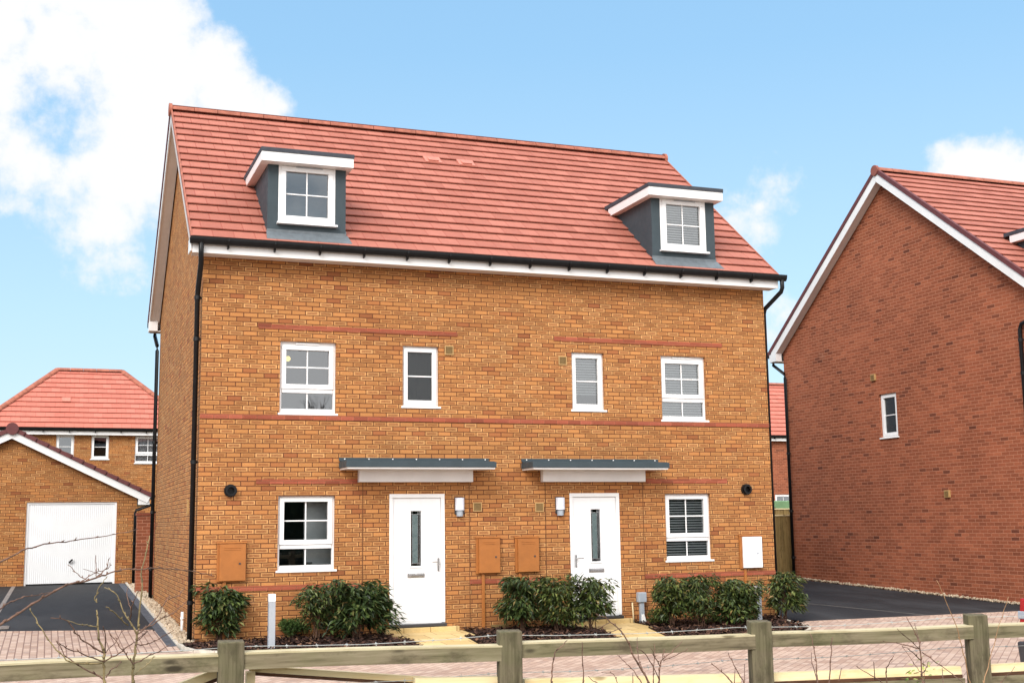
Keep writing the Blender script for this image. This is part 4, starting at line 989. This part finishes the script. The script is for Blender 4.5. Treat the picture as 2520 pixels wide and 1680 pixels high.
shrub(2.62, -.84, .74, .87, .62, 'evergreen shrub under the blinds of the lower right window, nearest the second door', 19, 1650, bare=.16)
shrub(3.08, -.98, .70, .88, .62, 'evergreen shrub in the middle of the right bed, tips turning brown', 20, 1600, bare=.16)
shrub(3.76, -.98, .92, .76, .70, 'wide lower evergreen shrub below the white meter cabinet', 21, 2300)
shrub(5.00, -.52, .74, .82, .64, 'loose evergreen shrub at the right corner in front of the asphalt', 22, 1450, bare=.22)

# ------------------------------------------------------------------ post and rail fence in front
def rail_fence():
    y0 = -12.75; t = thing('rail_fence', (-6.35, y0, gz(y0)), 'weathered timber post and rail fence with barbed wire along the lane', 'fence')
    g = gz(y0)
    posts = [(-8.0, 1.15), (-6.357, 1.147), (-4.727, 1.134), (-3.005, 1.122), (-1.275, 1.098), (.42, 1.09)]; rd = random.Random(4)
    for px, pz in posts:
        x = px+6.35; w = .070; k = rd.uniform(-.006, .006); m = MB()
        m.hexa([(x-w, -.05, -.3), (x+w, -.05, -.3), (x+w, .045, -.3), (x-w, .045, -.3), (x-w+k, -.05, pz-g-.002), (x+w+k, -.05, pz-g), (x+w+k, .045, pz-g+.006), (x-w+k, .045, pz-g+.008)])
        m.v = [(a-x, b, c) for a, b, c in m.v]
        m.build('post', 'post_wood', t, loc=(x, 0, 0), rot=(0, 0, -.45*math.atan2(px+7.335, 7.05)), bevel=.006)
    tops = [1.082, 1.076, 1.055, 1.043, 1.026, 1.012]
    for i in range(5):
        (a, _), (b, _) = posts[i], posts[i+1]; za, zb = tops[i]-g, tops[i+1]-g; xa, xb = a+6.35+.06, b+6.35-.06; m = MB()
        q = .0 if i else .0
        n = 7
        for k in range(n):                              # slightly bowed, hand-sawn
            f, h = k/n, (k+1)/n; s = lambda u: .006*math.sin(u*3.1+i)
            X = lambda u: xa+(xb-xa)*u; Z = lambda u: za+(zb-za)*u+s(u)
            e = .084
            i0 = m.add([(X(f), -.040, Z(f)-e), (X(f), .045, Z(f)-e), (X(f), .045, Z(f)+.004), (X(f), -.040, Z(f)), (X(h), -.040, Z(h)-e), (X(h), .045, Z(h)-e), (X(h), .045, Z(h)+.004), (X(h), -.040, Z(h))])
            for c in range(4): d = (c+1) % 4; m.f.append((i0+c, i0+d, i0+4+d, i0+4+c))
        m.f.append((0, 1, 2, 3)); e_ = len(m.v); m.f.append((e_-4, e_-3, e_-2, e_-1))
        ra = m.build('rail', 'rail_wood', t); m = MB()
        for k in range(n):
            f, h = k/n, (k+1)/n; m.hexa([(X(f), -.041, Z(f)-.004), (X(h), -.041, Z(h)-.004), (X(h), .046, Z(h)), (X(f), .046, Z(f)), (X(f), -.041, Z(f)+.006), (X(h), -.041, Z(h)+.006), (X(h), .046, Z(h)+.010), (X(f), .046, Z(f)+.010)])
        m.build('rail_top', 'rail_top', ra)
    def plank(name, p, q, h, th, mat, label=None, y=.10, back=.0):
        p, q = Vector(p), Vector(q); m = MB()
        m.hexa([(p.x, y, p.z-h), (q.x, y, q.z-h), (q.x, y+th, q.z-h), (p.x, y+th, p.z-h), (p.x, y+back, p.z), (q.x, y+back, q.z), (q.x, y+back+th, q.z), (p.x, y+back+th, p.z)])
        return m.build(name, mat, t, label=label)
    V = lambda x, z: Vector((x+6.35, 0, z-g))
    # fresh sawn braces and lower rails
    plank('brace', V(-6.24, 1.003), V(-4.60, .812), .034, .05, 'new_wood', 'yellow fresh timber brace', y=.09)
    plank('brace', V(-6.24, .968), V(-4.60, .777), .017, .054, 'brown_wood', 'dark brown strip along the bottom of the brace', y=.086)
    plank('brace', V(-7.30, .690), V(-6.40, 1.005), .050, .05, 'new_wood', 'yellow fresh timber brace', y=.09)
    plank('brace', V(-7.30, .639), V(-6.40, .954), .020, .054, 'brown_wood', 'dark brown strip along the bottom of the brace', y=.086)
    plank('brace', V(-6.262, .97), V(-6.215, .97), .95, .06, 'new_wood', 'fresh timber strut behind the post', y=.07)
    for xa, xb, za, zb in ((-5.30, -4.76, .888, .868), (-4.62, -3.14, .845, .795), (-2.97, -1.40, .790, .752), (-1.22, .30, .750, .733)):
        plank('lower_rail', V(xa, za), V(xb, zb), .052, .06, 'new_wood', 'lower rail with a fresh yellow face', y=.028, back=.006)
        plank('lower_rail', V(xa, za-.052), V(xb, zb-.052), .022, .06, 'brown_wood', 'dark brown strip along the lower rail', y=.022)
        plank('lower_rail', V(xa, za-.075), V(xb, zb-.075), .11, .05, 'rail_wood', 'weathered lower rail', y=.0)
    def wire(pts, seed):
        r = random.Random(seed); m = MB(); P = []
        for (a, b) in zip(pts[:-1], pts[1:]):
            n = 9
            for k in range(n): f = k/n; P.append(a.lerp(b, f)+Vector((0, 0, -.018*math.sin(math.pi*f)+r.uniform(-.0015, .0015))))
        P.append(pts[-1])
        m.tube(P, .0021, 5)
        d = 0
        for (a, b) in zip(P[:-1], P[1:]):
            p = a.lerp(b, .5)
            m.tube([p-(b-a).normalized()*.008, p+(b-a).normalized()*.008], .0042, 5)
            for s in range(2):
                v = Vector((r.uniform(-.4, .4), r.uniform(-1, 1), r.uniform(-1, 1))).normalized()*.013; m.tube([p-v, p+v], .0013, 4)
        m.build('barbed_wire', 'wire', t)
    W = lambda x, z: Vector((x+6.35, .07, z-g))
    wire([W(-8.2, 1.118), W(-6.3, 1.112), W(-4.75, 1.106), W(-3.16, 1.085), W(-1.45, 1.080), W(.3, 1.09)], 1)
    wire([W(-4.75, .885), W(-3.16, .882), W(-1.45, .878), W(.3, .88)], 2)
    wire([W(-8.2, 1.125-.24), W(-6.3, .90), W(-4.75, .885)], 3)
rail_fence()

# ------------------------------------------------------------------ bare twigs in front of the fence
TWIG_INFO = {
 's1': ('bare_sapling', 'leafless sapling with forked reddish branches in front of the garage drive, left of its pair', 'sapling', 'twig_green'),
 's2': ('bare_sapling', 'leafless sapling whose tall thin leader rises past the garage downpipe', 'sapling', 'twig_green'),
 'bA': ('bare_branch', 'long bare branch arching from the left edge across garage door to the house corner', 'branch', 'twig'),
 'bB': ('bare_branch', 'short bare branch crossing the black garage drive at the left edge', 'branch', 'twig'),
 'bC': ('bare_branch', 'thin bare branch curving across the middle of the garage door', 'branch', 'twig'),
 'bD': ('bare_branch', 'greenish broken twig tip in front of the garage door sill', 'branch', 'twig_green'),
 'm1': ('bare_twig', 'single bare stem curving right over the rail under the shrubs between the doors', 'twig', 'twig'),
 'm2': ('bare_twig', 'single straight bare stem in front of the rail below the second door', 'twig', 'twig'),
 'm3': ('bare_twig', 'tallest bare branch reaching up to the second slab path', 'twig', 'twig'),
 'm4': ('bare_twig', 'many-forked bare twig right of the branch that reaches the slab path', 'twig', 'twig'),
 'm5': ('bare_twig', 'bare twigs leaning left beside the third fence post', 'twig', 'twig'),
 'm6': ('bare_twig', 'short low twigs at the bottom edge left of the slab path branch', 'twig', 'twig'),
 'r1': ('bare_twig', 'bare stem just right of the third fence post, tip over the rail', 'twig', 'twig'),
 'r2': ('bare_twig', 'straight knobbly stem crossing the rail below the asphalt corner', 'twig', 'twig'),
 'r3': ('bare_twig', 'widely forked bare twig midway between the third and fourth posts', 'twig', 'twig'),
 'r4': ('dry_stalk', 'long pale stalk arching up the red gable left of the fourth post', 'stalk', 'twig_tan'),
 'r5': ('dry_stalk', 'long pale stalk rising right of the fourth post', 'stalk', 'twig_tan'),
 'r6': ('bare_twig', 'short forked twigs low down between the third post and the forked twig', 'twig', 'twig'),
 'r7': ('bare_twig', 'short twig low down at the fourth post', 'twig', 'twig'),
}
TWIGS={
 's1':[([(-7.122,-15.133,1.191),(-7.125,-15.132,1.235),(-7.13,-15.13,1.303),(-7.13,-15.129,1.339),(-7.147,-15.128,1.387),(-7.155,-15.126,1.447),(-7.161,-15.125,1.489)],9,4),
  ([(-7.13,-15.133,1.339),(-7.188,-15.15,1.376),(-7.226,-15.166,1.414),(-7.257,-15.182,1.458),(-7.31,-15.198,1.471)],5,2.2),
  ([(-7.13,-15.133,1.302),(-7.227,-15.123,1.308),(-7.274,-15.113,1.34),(-7.325,-15.102,1.408),(-7.37,-15.092,1.477),(-7.379,-15.081,1.5)],5,2),
  ([(-7.124,-15.133,1.244),(-7.195,-15.118,1.288),(-7.254,-15.102,1.331),(-7.274,-15.086,1.36),(-7.292,-15.071,1.386)],5,2),
  ([(-7.126,-15.133,1.308),(-7.202,-15.206,1.345),(-7.26,-15.278,1.376),(-7.281,-15.351,1.397)],4,2),
  ([(-7.126,-15.133,1.308),(-7.082,-15.194,1.342),(-7.044,-15.255,1.378),(-7.023,-15.316,1.397),(-7.002,-15.377,1.426)],4,2),
  ([(-7.12,-15.133,1.256),(-7.101,-15.077,1.273),(-7.083,-15.021,1.278),(-7.057,-14.965,1.288)],4,2),
  ([(-7.155,-15.133,1.429),(-7.194,-15.194,1.441),(-7.258,-15.254,1.462)],3,2),
  ([(-7.128,-15.133,1.339),(-7.131,-15.2,1.407),(-7.143,-15.266,1.439)],4,2),
  ([(-7.123,-15.133,1.342),(-7.088,-15.01,1.363),(-7.053,-14.886,1.398)],3,1.8)],
 's2':[([(-7.022,-14.971,1.166),(-7.021,-14.963,1.21),(-7.018,-14.956,1.281),(-7.009,-14.948,1.351),(-7.006,-14.941,1.384),(-7.001,-14.933,1.428),(-6.995,-14.926,1.553),(-6.996,-14.918,1.617),(-6.979,-14.911,1.686),(-6.968,-14.904,1.744)],9,3),
  ([(-7.019,-14.971,1.279),(-7.04,-14.975,1.305),(-7.071,-14.979,1.347),(-7.106,-14.983,1.398)],4,2),
  ([(-7.01,-14.971,1.39),(-7.036,-14.957,1.437),(-7.052,-14.943,1.455),(-7.077,-14.929,1.518),(-7.102,-14.915,1.543),(-7.129,-14.901,1.556)],5,2),
  ([(-7.037,-14.971,1.435),(-7.036,-15.029,1.472),(-7.034,-15.087,1.506),(-7.022,-15.146,1.551)],4,2),
  ([(-7.032,-14.971,1.469),(-7.044,-14.937,1.517),(-7.046,-14.903,1.551)],3,1.8),
  ([(-7.008,-14.971,1.387),(-6.957,-14.925,1.419),(-6.923,-14.879,1.453),(-6.901,-14.833,1.491),(-6.878,-14.787,1.511)],4,2),
  ([(-7.006,-14.971,1.399),(-6.957,-14.968,1.416),(-6.914,-14.965,1.442),(-6.883,-14.962,1.456),(-6.837,-14.959,1.496)],4,2),
  ([(-7.018,-14.971,1.236),(-6.999,-14.931,1.246),(-6.965,-14.89,1.265),(-6.935,-14.85,1.291)],4,2),
  ([(-7.02,-14.971,1.279),(-6.97,-14.942,1.299),(-6.928,-14.914,1.313),(-6.882,-14.885,1.337)],4,2),
  ([(-7.016,-14.971,1.348),(-6.979,-15.043,1.354),(-6.958,-15.116,1.372),(-6.903,-15.189,1.411)],4,2),
  ([(-7.005,-14.971,1.368),(-6.976,-14.906,1.384),(-6.962,-14.842,1.383)],3,1.8),
  ([(-6.904,-14.971,1.508),(-6.865,-14.948,1.518),(-6.835,-14.925,1.552)],3,1.6),
  ([(-7.043,-14.971,1.419),(-7.092,-15.02,1.465),(-7.125,-15.07,1.496)],4,2.5)],
 'bA':[([(-7.528,-15.4,1.437),(-7.467,-15.367,1.465),(-7.416,-15.333,1.496),(-7.364,-15.3,1.529),(-7.317,-15.267,1.555),(-7.27,-15.233,1.578),(-7.219,-15.2,1.589),(-7.167,-15.167,1.602),(-7.126,-15.133,1.611),(-7.069,-15.1,1.625),(-7.007,-15.067,1.624),(-6.943,-15.033,1.625),(-6.866,-15.0,1.617),(-6.824,-14.967,1.608),(-6.772,-14.933,1.598),(-6.727,-14.9,1.585)],8,2),
  ([(-7.217,-15.1,1.585),(-7.164,-15.067,1.616),(-7.131,-15.033,1.623),(-7.106,-15.0,1.641)],3,1.8),
  ([(-7.165,-15.1,1.599),(-7.138,-15.067,1.619),(-7.125,-15.033,1.636),(-7.121,-15.0,1.66)],3,1.8),
  ([(-7.194,-15.1,1.592),(-7.225,-15.05,1.611),(-7.258,-15.0,1.644)],3,1.8),
  ([(-7.163,-15.1,1.599),(-7.164,-15.05,1.637),(-7.165,-15.0,1.673)],3,1.8),
  ([(-7.148,-15.1,1.608),(-7.207,-15.0,1.628)],2.5,1.6)],
 'bB':[([(-7.506,-15.4,1.496),(-7.47,-15.32,1.516),(-7.439,-15.24,1.531),(-7.397,-15.16,1.543),(-7.353,-15.08,1.545),(-7.313,-15.0,1.549)],5,2)],
 'bC':[([(-7.507,-15.5,1.652),(-7.473,-15.438,1.669),(-7.407,-15.375,1.703),(-7.357,-15.312,1.718),(-7.298,-15.25,1.726),(-7.243,-15.188,1.732),(-7.151,-15.125,1.743),(-7.085,-15.062,1.754),(-7.016,-15.0,1.766)],5,2)],
 'bD':[([(-7.149,-14.9,1.5),(-7.158,-14.9,1.519),(-7.136,-14.9,1.569),(-7.121,-14.9,1.594)],4,2)],
 'm1':[([(-5.25,-14.685,1.041),(-5.246,-14.676,1.078),(-5.237,-14.668,1.141),(-5.218,-14.659,1.206),(-5.191,-14.651,1.225),(-5.154,-14.642,1.256)],6,2.5)],
 'm2':[([(-5.083,-14.655,1.028),(-5.088,-14.662,1.067),(-5.091,-14.669,1.167),(-5.097,-14.676,1.247)],5,2.5)],
 'm3':[([(-4.79,-14.739,1.021),(-4.804,-14.741,1.06),(-4.836,-14.742,1.115),(-4.878,-14.744,1.176),(-4.9,-14.745,1.236),(-4.937,-14.746,1.292),(-4.989,-14.748,1.332),(-5.017,-14.749,1.354),(-5.059,-14.75,1.372)],8,2),
  ([(-4.841,-14.739,1.062),(-4.842,-14.667,1.108),(-4.85,-14.594,1.139),(-4.853,-14.522,1.167)],4,2),
  ([(-4.83,-14.739,1.106),(-4.81,-14.645,1.181),(-4.761,-14.55,1.239)],4,2),
  ([(-4.985,-14.739,1.331),(-5.137,-14.941,1.327)],2.5,1.6),
  ([(-4.931,-14.739,1.304),(-5.024,-14.83,1.298),(-5.093,-14.921,1.304)],2.5,1.6)],
 'm4':[([(-4.967,-15.148,1.08),(-4.954,-15.129,1.112),(-4.938,-15.111,1.171),(-4.914,-15.092,1.203),(-4.863,-15.074,1.226),(-4.801,-15.055,1.269)],6,2),
  ([(-4.943,-15.148,1.202),(-4.892,-15.164,1.224),(-4.842,-15.18,1.25)],3.5,1.8),
  ([(-4.991,-15.148,1.1),(-4.967,-15.116,1.192),(-4.946,-15.085,1.266)],4,2),
  ([(-4.957,-15.148,1.183),(-5.003,-15.198,1.225),(-5.044,-15.248,1.27)],3.5,1.8),
  ([(-4.943,-15.148,1.21),(-4.936,-15.146,1.232),(-4.931,-15.144,1.251)],3,1.8),
  ([(-4.963,-15.148,1.133),(-5.031,-15.177,1.232),(-5.092,-15.205,1.268)],3.5,1.8)],
 'm5':[([(-4.487,-15.054,1.04),(-4.505,-15.049,1.078),(-4.537,-15.043,1.139),(-4.573,-15.037,1.209)],5,2),
  ([(-4.538,-15.054,1.059),(-4.562,-15.04,1.087),(-4.599,-15.026,1.128),(-4.641,-15.012,1.165)],5,2),
  ([(-4.504,-15.054,1.082),(-4.379,-14.852,1.132)],3,2),
  ([(-4.556,-15.054,1.085),(-4.495,-14.963,1.141)],3,2)],
 'm6':[([(-4.928,-14.65,1.018),(-5.005,-14.614,1.061),(-5.027,-14.578,1.083)],4,2),
  ([(-4.841,-14.65,1.03),(-4.72,-14.404,1.065)],4,2),
  ([(-4.913,-14.65,1.042),(-4.915,-14.607,1.093),(-4.953,-14.564,1.095)],3,2)],
 'r1':[([(-4.205,-15.186,1.03),(-4.212,-15.168,1.075),(-4.205,-15.15,1.137),(-4.198,-15.132,1.195),(-4.203,-15.114,1.278)],6,2.5),
  ([(-4.225,-15.186,1.063),(-4.165,-15.07,1.122),(-4.098,-14.954,1.179)],4,2)],
 'r2':[([(-3.822,-14.667,0.945),(-3.81,-14.662,0.995),(-3.789,-14.657,1.122),(-3.775,-14.653,1.209)],6,3),
  ([(-3.756,-14.667,1.007),(-3.665,-14.56,1.048)],4,2.5)],
 'r3':[([(-3.657,-15.152,0.993),(-3.646,-15.139,1.039),(-3.635,-15.126,1.085),(-3.628,-15.112,1.195),(-3.632,-15.099,1.243),(-3.67,-15.086,1.326)],7,2.5),
  ([(-3.66,-15.152,1.19),(-3.715,-15.14,1.206),(-3.765,-15.128,1.217),(-3.844,-15.115,1.227)],4,1.8),
  ([(-3.661,-15.152,1.142),(-3.745,-15.206,1.189),(-3.837,-15.26,1.222)],4,1.8),
  ([(-3.649,-15.152,1.175),(-3.633,-15.225,1.138),(-3.613,-15.298,1.097),(-3.613,-15.37,1.059)],4,2),
  ([(-3.656,-15.152,1.084),(-3.566,-15.064,1.09),(-3.474,-14.975,1.111)],4,2),
  ([(-3.662,-15.152,1.205),(-3.576,-15.03,1.255),(-3.488,-14.907,1.282)],3,1.8),
  ([(-3.66,-15.152,1.19),(-3.802,-15.255,1.253),(-3.936,-15.358,1.304)],3,1.8),
  ([(-3.656,-15.152,1.084),(-3.619,-15.077,1.094),(-3.639,-15.002,1.191)],2.5,1.6)],
 'r4':[([(-3.272,-15.013,0.954),(-3.292,-15.027,1.007),(-3.33,-15.041,1.15),(-3.37,-15.055,1.268),(-3.435,-15.069,1.396),(-3.489,-15.083,1.486)],4,2)],
 'r5':[([(-3.284,-15.094,0.964),(-3.256,-15.081,1.011),(-3.188,-15.067,1.145),(-3.12,-15.054,1.268),(-3.044,-15.041,1.392)],4,1.8)],
 'r6':[([(-3.492,-14.689,0.928),(-3.526,-14.719,1.037),(-3.528,-14.75,1.076),(-3.522,-14.78,1.12)],5,2),
  ([(-3.508,-14.689,0.975),(-3.549,-14.67,1.007),(-3.591,-14.651,1.033),(-3.632,-14.632,1.065)],4,2),
  ([(-3.564,-14.689,0.999),(-3.738,-14.917,1.118)],3.5,2)],
 'r7':[([(-2.941,-14.797,0.908),(-2.925,-14.814,0.962),(-2.844,-14.831,1.038)],4,2),
  ([(-3.257,-14.797,0.963),(-3.101,-14.607,1.024)],3.5,2)],
}

def smooth_line(P, n=4):
    P = [Vector(p) for p in P]
    if len(P) < 3: return P
    Q = [P[0]*2-P[1]]+P+[P[-1]*2-P[-2]]; out = []
    for i in range(1, len(Q)-2):
        a, b, c, d = Q[i-1:i+3]
        for k in range(n):
            t = k/n; out.append(.5*((2*b)+(c-a)*t+(2*a-5*b+4*c-d)*t*t+(3*b-a-3*c+d)*t**3))
    out.append(P[-1]); return out
def twigs():
    r = random.Random(9)
    for key, lines in TWIGS.items():
        nm, lab, cat, mat = TWIG_INFO[key]; base = Vector(lines[0][0][0]); grounded = key[0] != 'b'
        t = thing(nm, (base.x, base.y, gz(base.y)) if grounded else tuple(base), lab, cat, 'bare twigs in front of the fence'); O = Vector(t.location)
        for i, (P, r0, r1) in enumerate(lines):
            Q = smooth_line(P); k = len(Q); m = MB()
            Q = [q+Vector((r.uniform(-1, 1), r.uniform(-1, 1), r.uniform(-1, 1)))*.0025 for q in Q]
            rad = [(r0+(r1-r0)*j/(k-1))*(.00060 if key[0] in 'sb' else .00068) for j in range(k)]
            if grounded and i == 0: Q = [Vector((base.x+r.uniform(-.03, .03), base.y+.02, gz(base.y)-.05)), *Q]; rad = [rad[0]*1.15, *rad]
            m.tube([q-O for q in Q], rad, 6)
            for j in range(2, k-1, 3):                  # buds and knuckles
                q = Q[j]-O; d = (Q[j+1]-Q[j-1]).normalized(); v = (d+Vector((r.uniform(-.9, .9), r.uniform(-.9, .9), r.uniform(-.2, .9)))).normalized()
                m.tube([q, q+v*.006, q+v*.013], [rad[j]*1.35, rad[j]*1.2, rad[j]*.3], 5)
            m.build('stem' if i == 0 else 'branch', mat if i == 0 or mat != 'twig_green' or i % 5 == 2 else 'twig', t, smooth=True)
twigs()
def sprig(x, y, z, n, label, seed):
    r = random.Random(seed); t = thing('bramble_sprig', (x, y, gz(y)), label, 'bramble', 'green sprigs along the bottom edge'); h = z-gz(y)
    st = MB(); st.tube([(0, 0, -.03), (.02, .01, h*.5), (.0, 0, h)], [.004, .003, .0015], 5); st.build('stem', 'twig', t)
    m = MB()
    for i in range(n):
        p = Vector((r.uniform(-.07, .07), r.uniform(-.07, .07), h-r.uniform(-.015, .10))); dr = Vector((r.uniform(-1, 1), r.uniform(-1, 1), r.uniform(-.3, .5))).normalized(); l = r.uniform(.025, .05)
        s = dr.cross(Vector((0, 0, 1))).normalized()*l*.28
        i0 = m.add([p, p+dr*l*.45+s, p+dr*l, p+dr*l*.45-s]); m.f.append((i0, i0+1, i0+2, i0+3))
    m.build('leaves', 'leaf_bright', t)
MAT['leaf_bright'] = leaf_mat('bramble_leaf', [(0, (.10, .15, .02)), (.6, (.20, .26, .045)), (1, (.36, .38, .10))], .5)
sprig(-3.22, -14.6, 1.045, 16, 'yellow-green sprig at the foot of the third fence post', 1)
sprig(-2.97, -14.3, 1.025, 14, 'yellow-green sprig just right of the third fence post', 2)
sprig(-4.75, -14.7, 1.03, 6, 'tiny green sprig at the bottom edge beside the second fence post', 3)

# ------------------------------------------------------------------ car at the right edge (only its tail is in view)
def car():
    y = -9.37; t = thing('parked_car', (5.035, y, gz(y)), 'white hatchback at the right edge, only red tail light and dark bumper showing', 'car')
    prof = [(-2.00, .42), (-2.03, .62), (-1.985, .95), (-1.80, 1.42), (-1.45, 1.50), (-.2, 1.52), (.55, 1.30), (1.02, .98), (1.75, .86), (1.98, .70), (2.02, .42), (1.75, .24), (-1.75, .24)]
    n = 9; m = MB(); rings = []
    for k in range(n):
        v = -1+2*k/(n-1); yy = .86*v; rings.append(m.add([(x*(1-.035*abs(v)**4)+(.0), yy*(1-.16*max(0, (z-.9)/.62)), z if z < .5 else z-.03*abs(v)**3) for x, z in prof]))
    for k in range(n-1):
        for a in range(len(prof)):
            b = (a+1) % len(prof); m.f.append((rings[k]+a, rings[k]+b, rings[k+1]+b, rings[k+1]+a))
    m.f.append(tuple(rings[0]+a for a in range(len(prof)))); m.f.append(tuple(rings[-1]+a for a in reversed(range(len(prof)))))
    m.build('body', 'car_white', t, smooth=False, bevel=.03)
    b = MB(); b.hexa([(-2.15, -.80, .24), (-1.70, -.885, .24), (-1.70, .885, .24), (-2.15, .80, .24), (-2.165, -.82, .53), (-1.70, -.895, .50), (-1.70, .895, .50), (-2.165, .82, .53)]); b.build('bumper', 'dark_metal', t, bevel=.03)
    for s in (-1, 1):
        q = sorted((s*.60, s*.872)); w = MB(); w.hexa([(-2.06, q[0], .66), (-1.78, q[0], .66), (-1.78, q[1], .66), (-2.06 if s < 0 else -2.06, q[1], .66), (-2.03, q[0], .99), (-1.75, q[0], .99), (-1.75, q[1], .99), (-2.03, q[1], .99)])
        tl = w.build('tail_light', 'tail_red', t, bevel=.02); MB().box(-2.064, -1.80, *sorted((s*.62, s*.880)), .765, .85).build('reverse_lamp', 'grey_plastic', tl, bevel=.01)
        for x in (-1.25, 1.28):
            wh = MB().tube([(x, s*.70, .31), (x, s*.90, .31)], .31, 26).build('wheel', 'black', t, bevel=.02); MB().tube([(x, s*.895, .31), (x, s*.907, .31)], .20, 18).build('rim', 'chrome', wh)
        MB().poly([(-1.55, s*.80, 1.02), (.85, s*.83, 1.0), (.45, s*.775, 1.27), (-.2, s*.745, 1.44), (-1.40, s*.745, 1.42)]).build('side_window', 'dark_glass', t)
    MB().hexa([(-2.0, -.62, 1.02), (-2.0, .62, 1.02), (-1.985, .62, 1.02), (-1.985, -.62, 1.02), (-1.855, -.56, 1.36), (-1.855, .56, 1.36), (-1.84, .56, 1.36), (-1.84, -.56, 1.36)]).build('rear_window', 'dark_glass', t)
    MB().box(-2.022, -2.0, -.26, .26, .60, .71).build('number_plate', 'plate', t)
MAT['car_white'] = plain('white_car_paint', (.75, .75, .76), .22, .6, .02); MAT['tail_red'] = plain('red_lamp_plastic', (.35, .010, .012), .2, .6, .05); MAT['dark_glass'] = plain('dark_car_glass', (.012, .014, .016), .05, .6, .05); MAT['plate'] = plain('yellow_plate', (.70, .52, .06), .5, .4, .03)
car()

# ------------------------------------------------------------------ hedge and bare tree across the lane, seen only as reflections in the windows
def hedge():
    r = random.Random(21); m = MB()
    for i in range(9000):
        x = r.uniform(-30, 45); z = r.uniform(0, 3.6+.6*math.sin(x*.7)+.4*math.sin(x*1.9)); y = -41+r.uniform(-.7, .7); a = r.uniform(0, 6.28); s = r.uniform(.12, .3)
        u = Vector((math.cos(a), r.uniform(-.5, .5), math.sin(a)))*s; v = Vector((-math.sin(a), r.uniform(-.5, .5), math.cos(a)))*s*.6; p = Vector((x, y, z-.15)); m.poly([p-u, p-v, p+u, p+v])
    m.box(-30, 45, -41.4, -41, -.2, 3.3)
    tag(m.build('hedge', 'hedge'), 'dark hedge behind the viewer mirrored in the ground floor windows', 'hedge', kind='stuff')
hedge()
def bare_tree():
    r = random.Random(5); t = thing('bare_tree', (6.6, -40.5, gz(-40)), 'leafless tree behind the viewer mirrored in the upper left window', 'tree')
    tr = MB(); br = MB()
    def grow(m, p, d, l, rad, dep):
        q = p+d*l; m.tube([p, q], [rad, rad*.7], 6, cap=False)
        if dep == 0: return
        for i in range(3 if dep > 2 else 4):
            nd = (d+Vector((r.uniform(-.8, .8), r.uniform(-.8, .8), r.uniform(-.25, .6)))).normalized(); grow(br, q, nd, l*r.uniform(.6, .85), rad*.6, dep-1)
    grow(tr, Vector((0, 0, -.2)), Vector((0, 0, 1)), 2.6, .17, 5)
    tr.build('trunk', 'bark', t); br.build('crown', 'bark', t)
bare_tree()
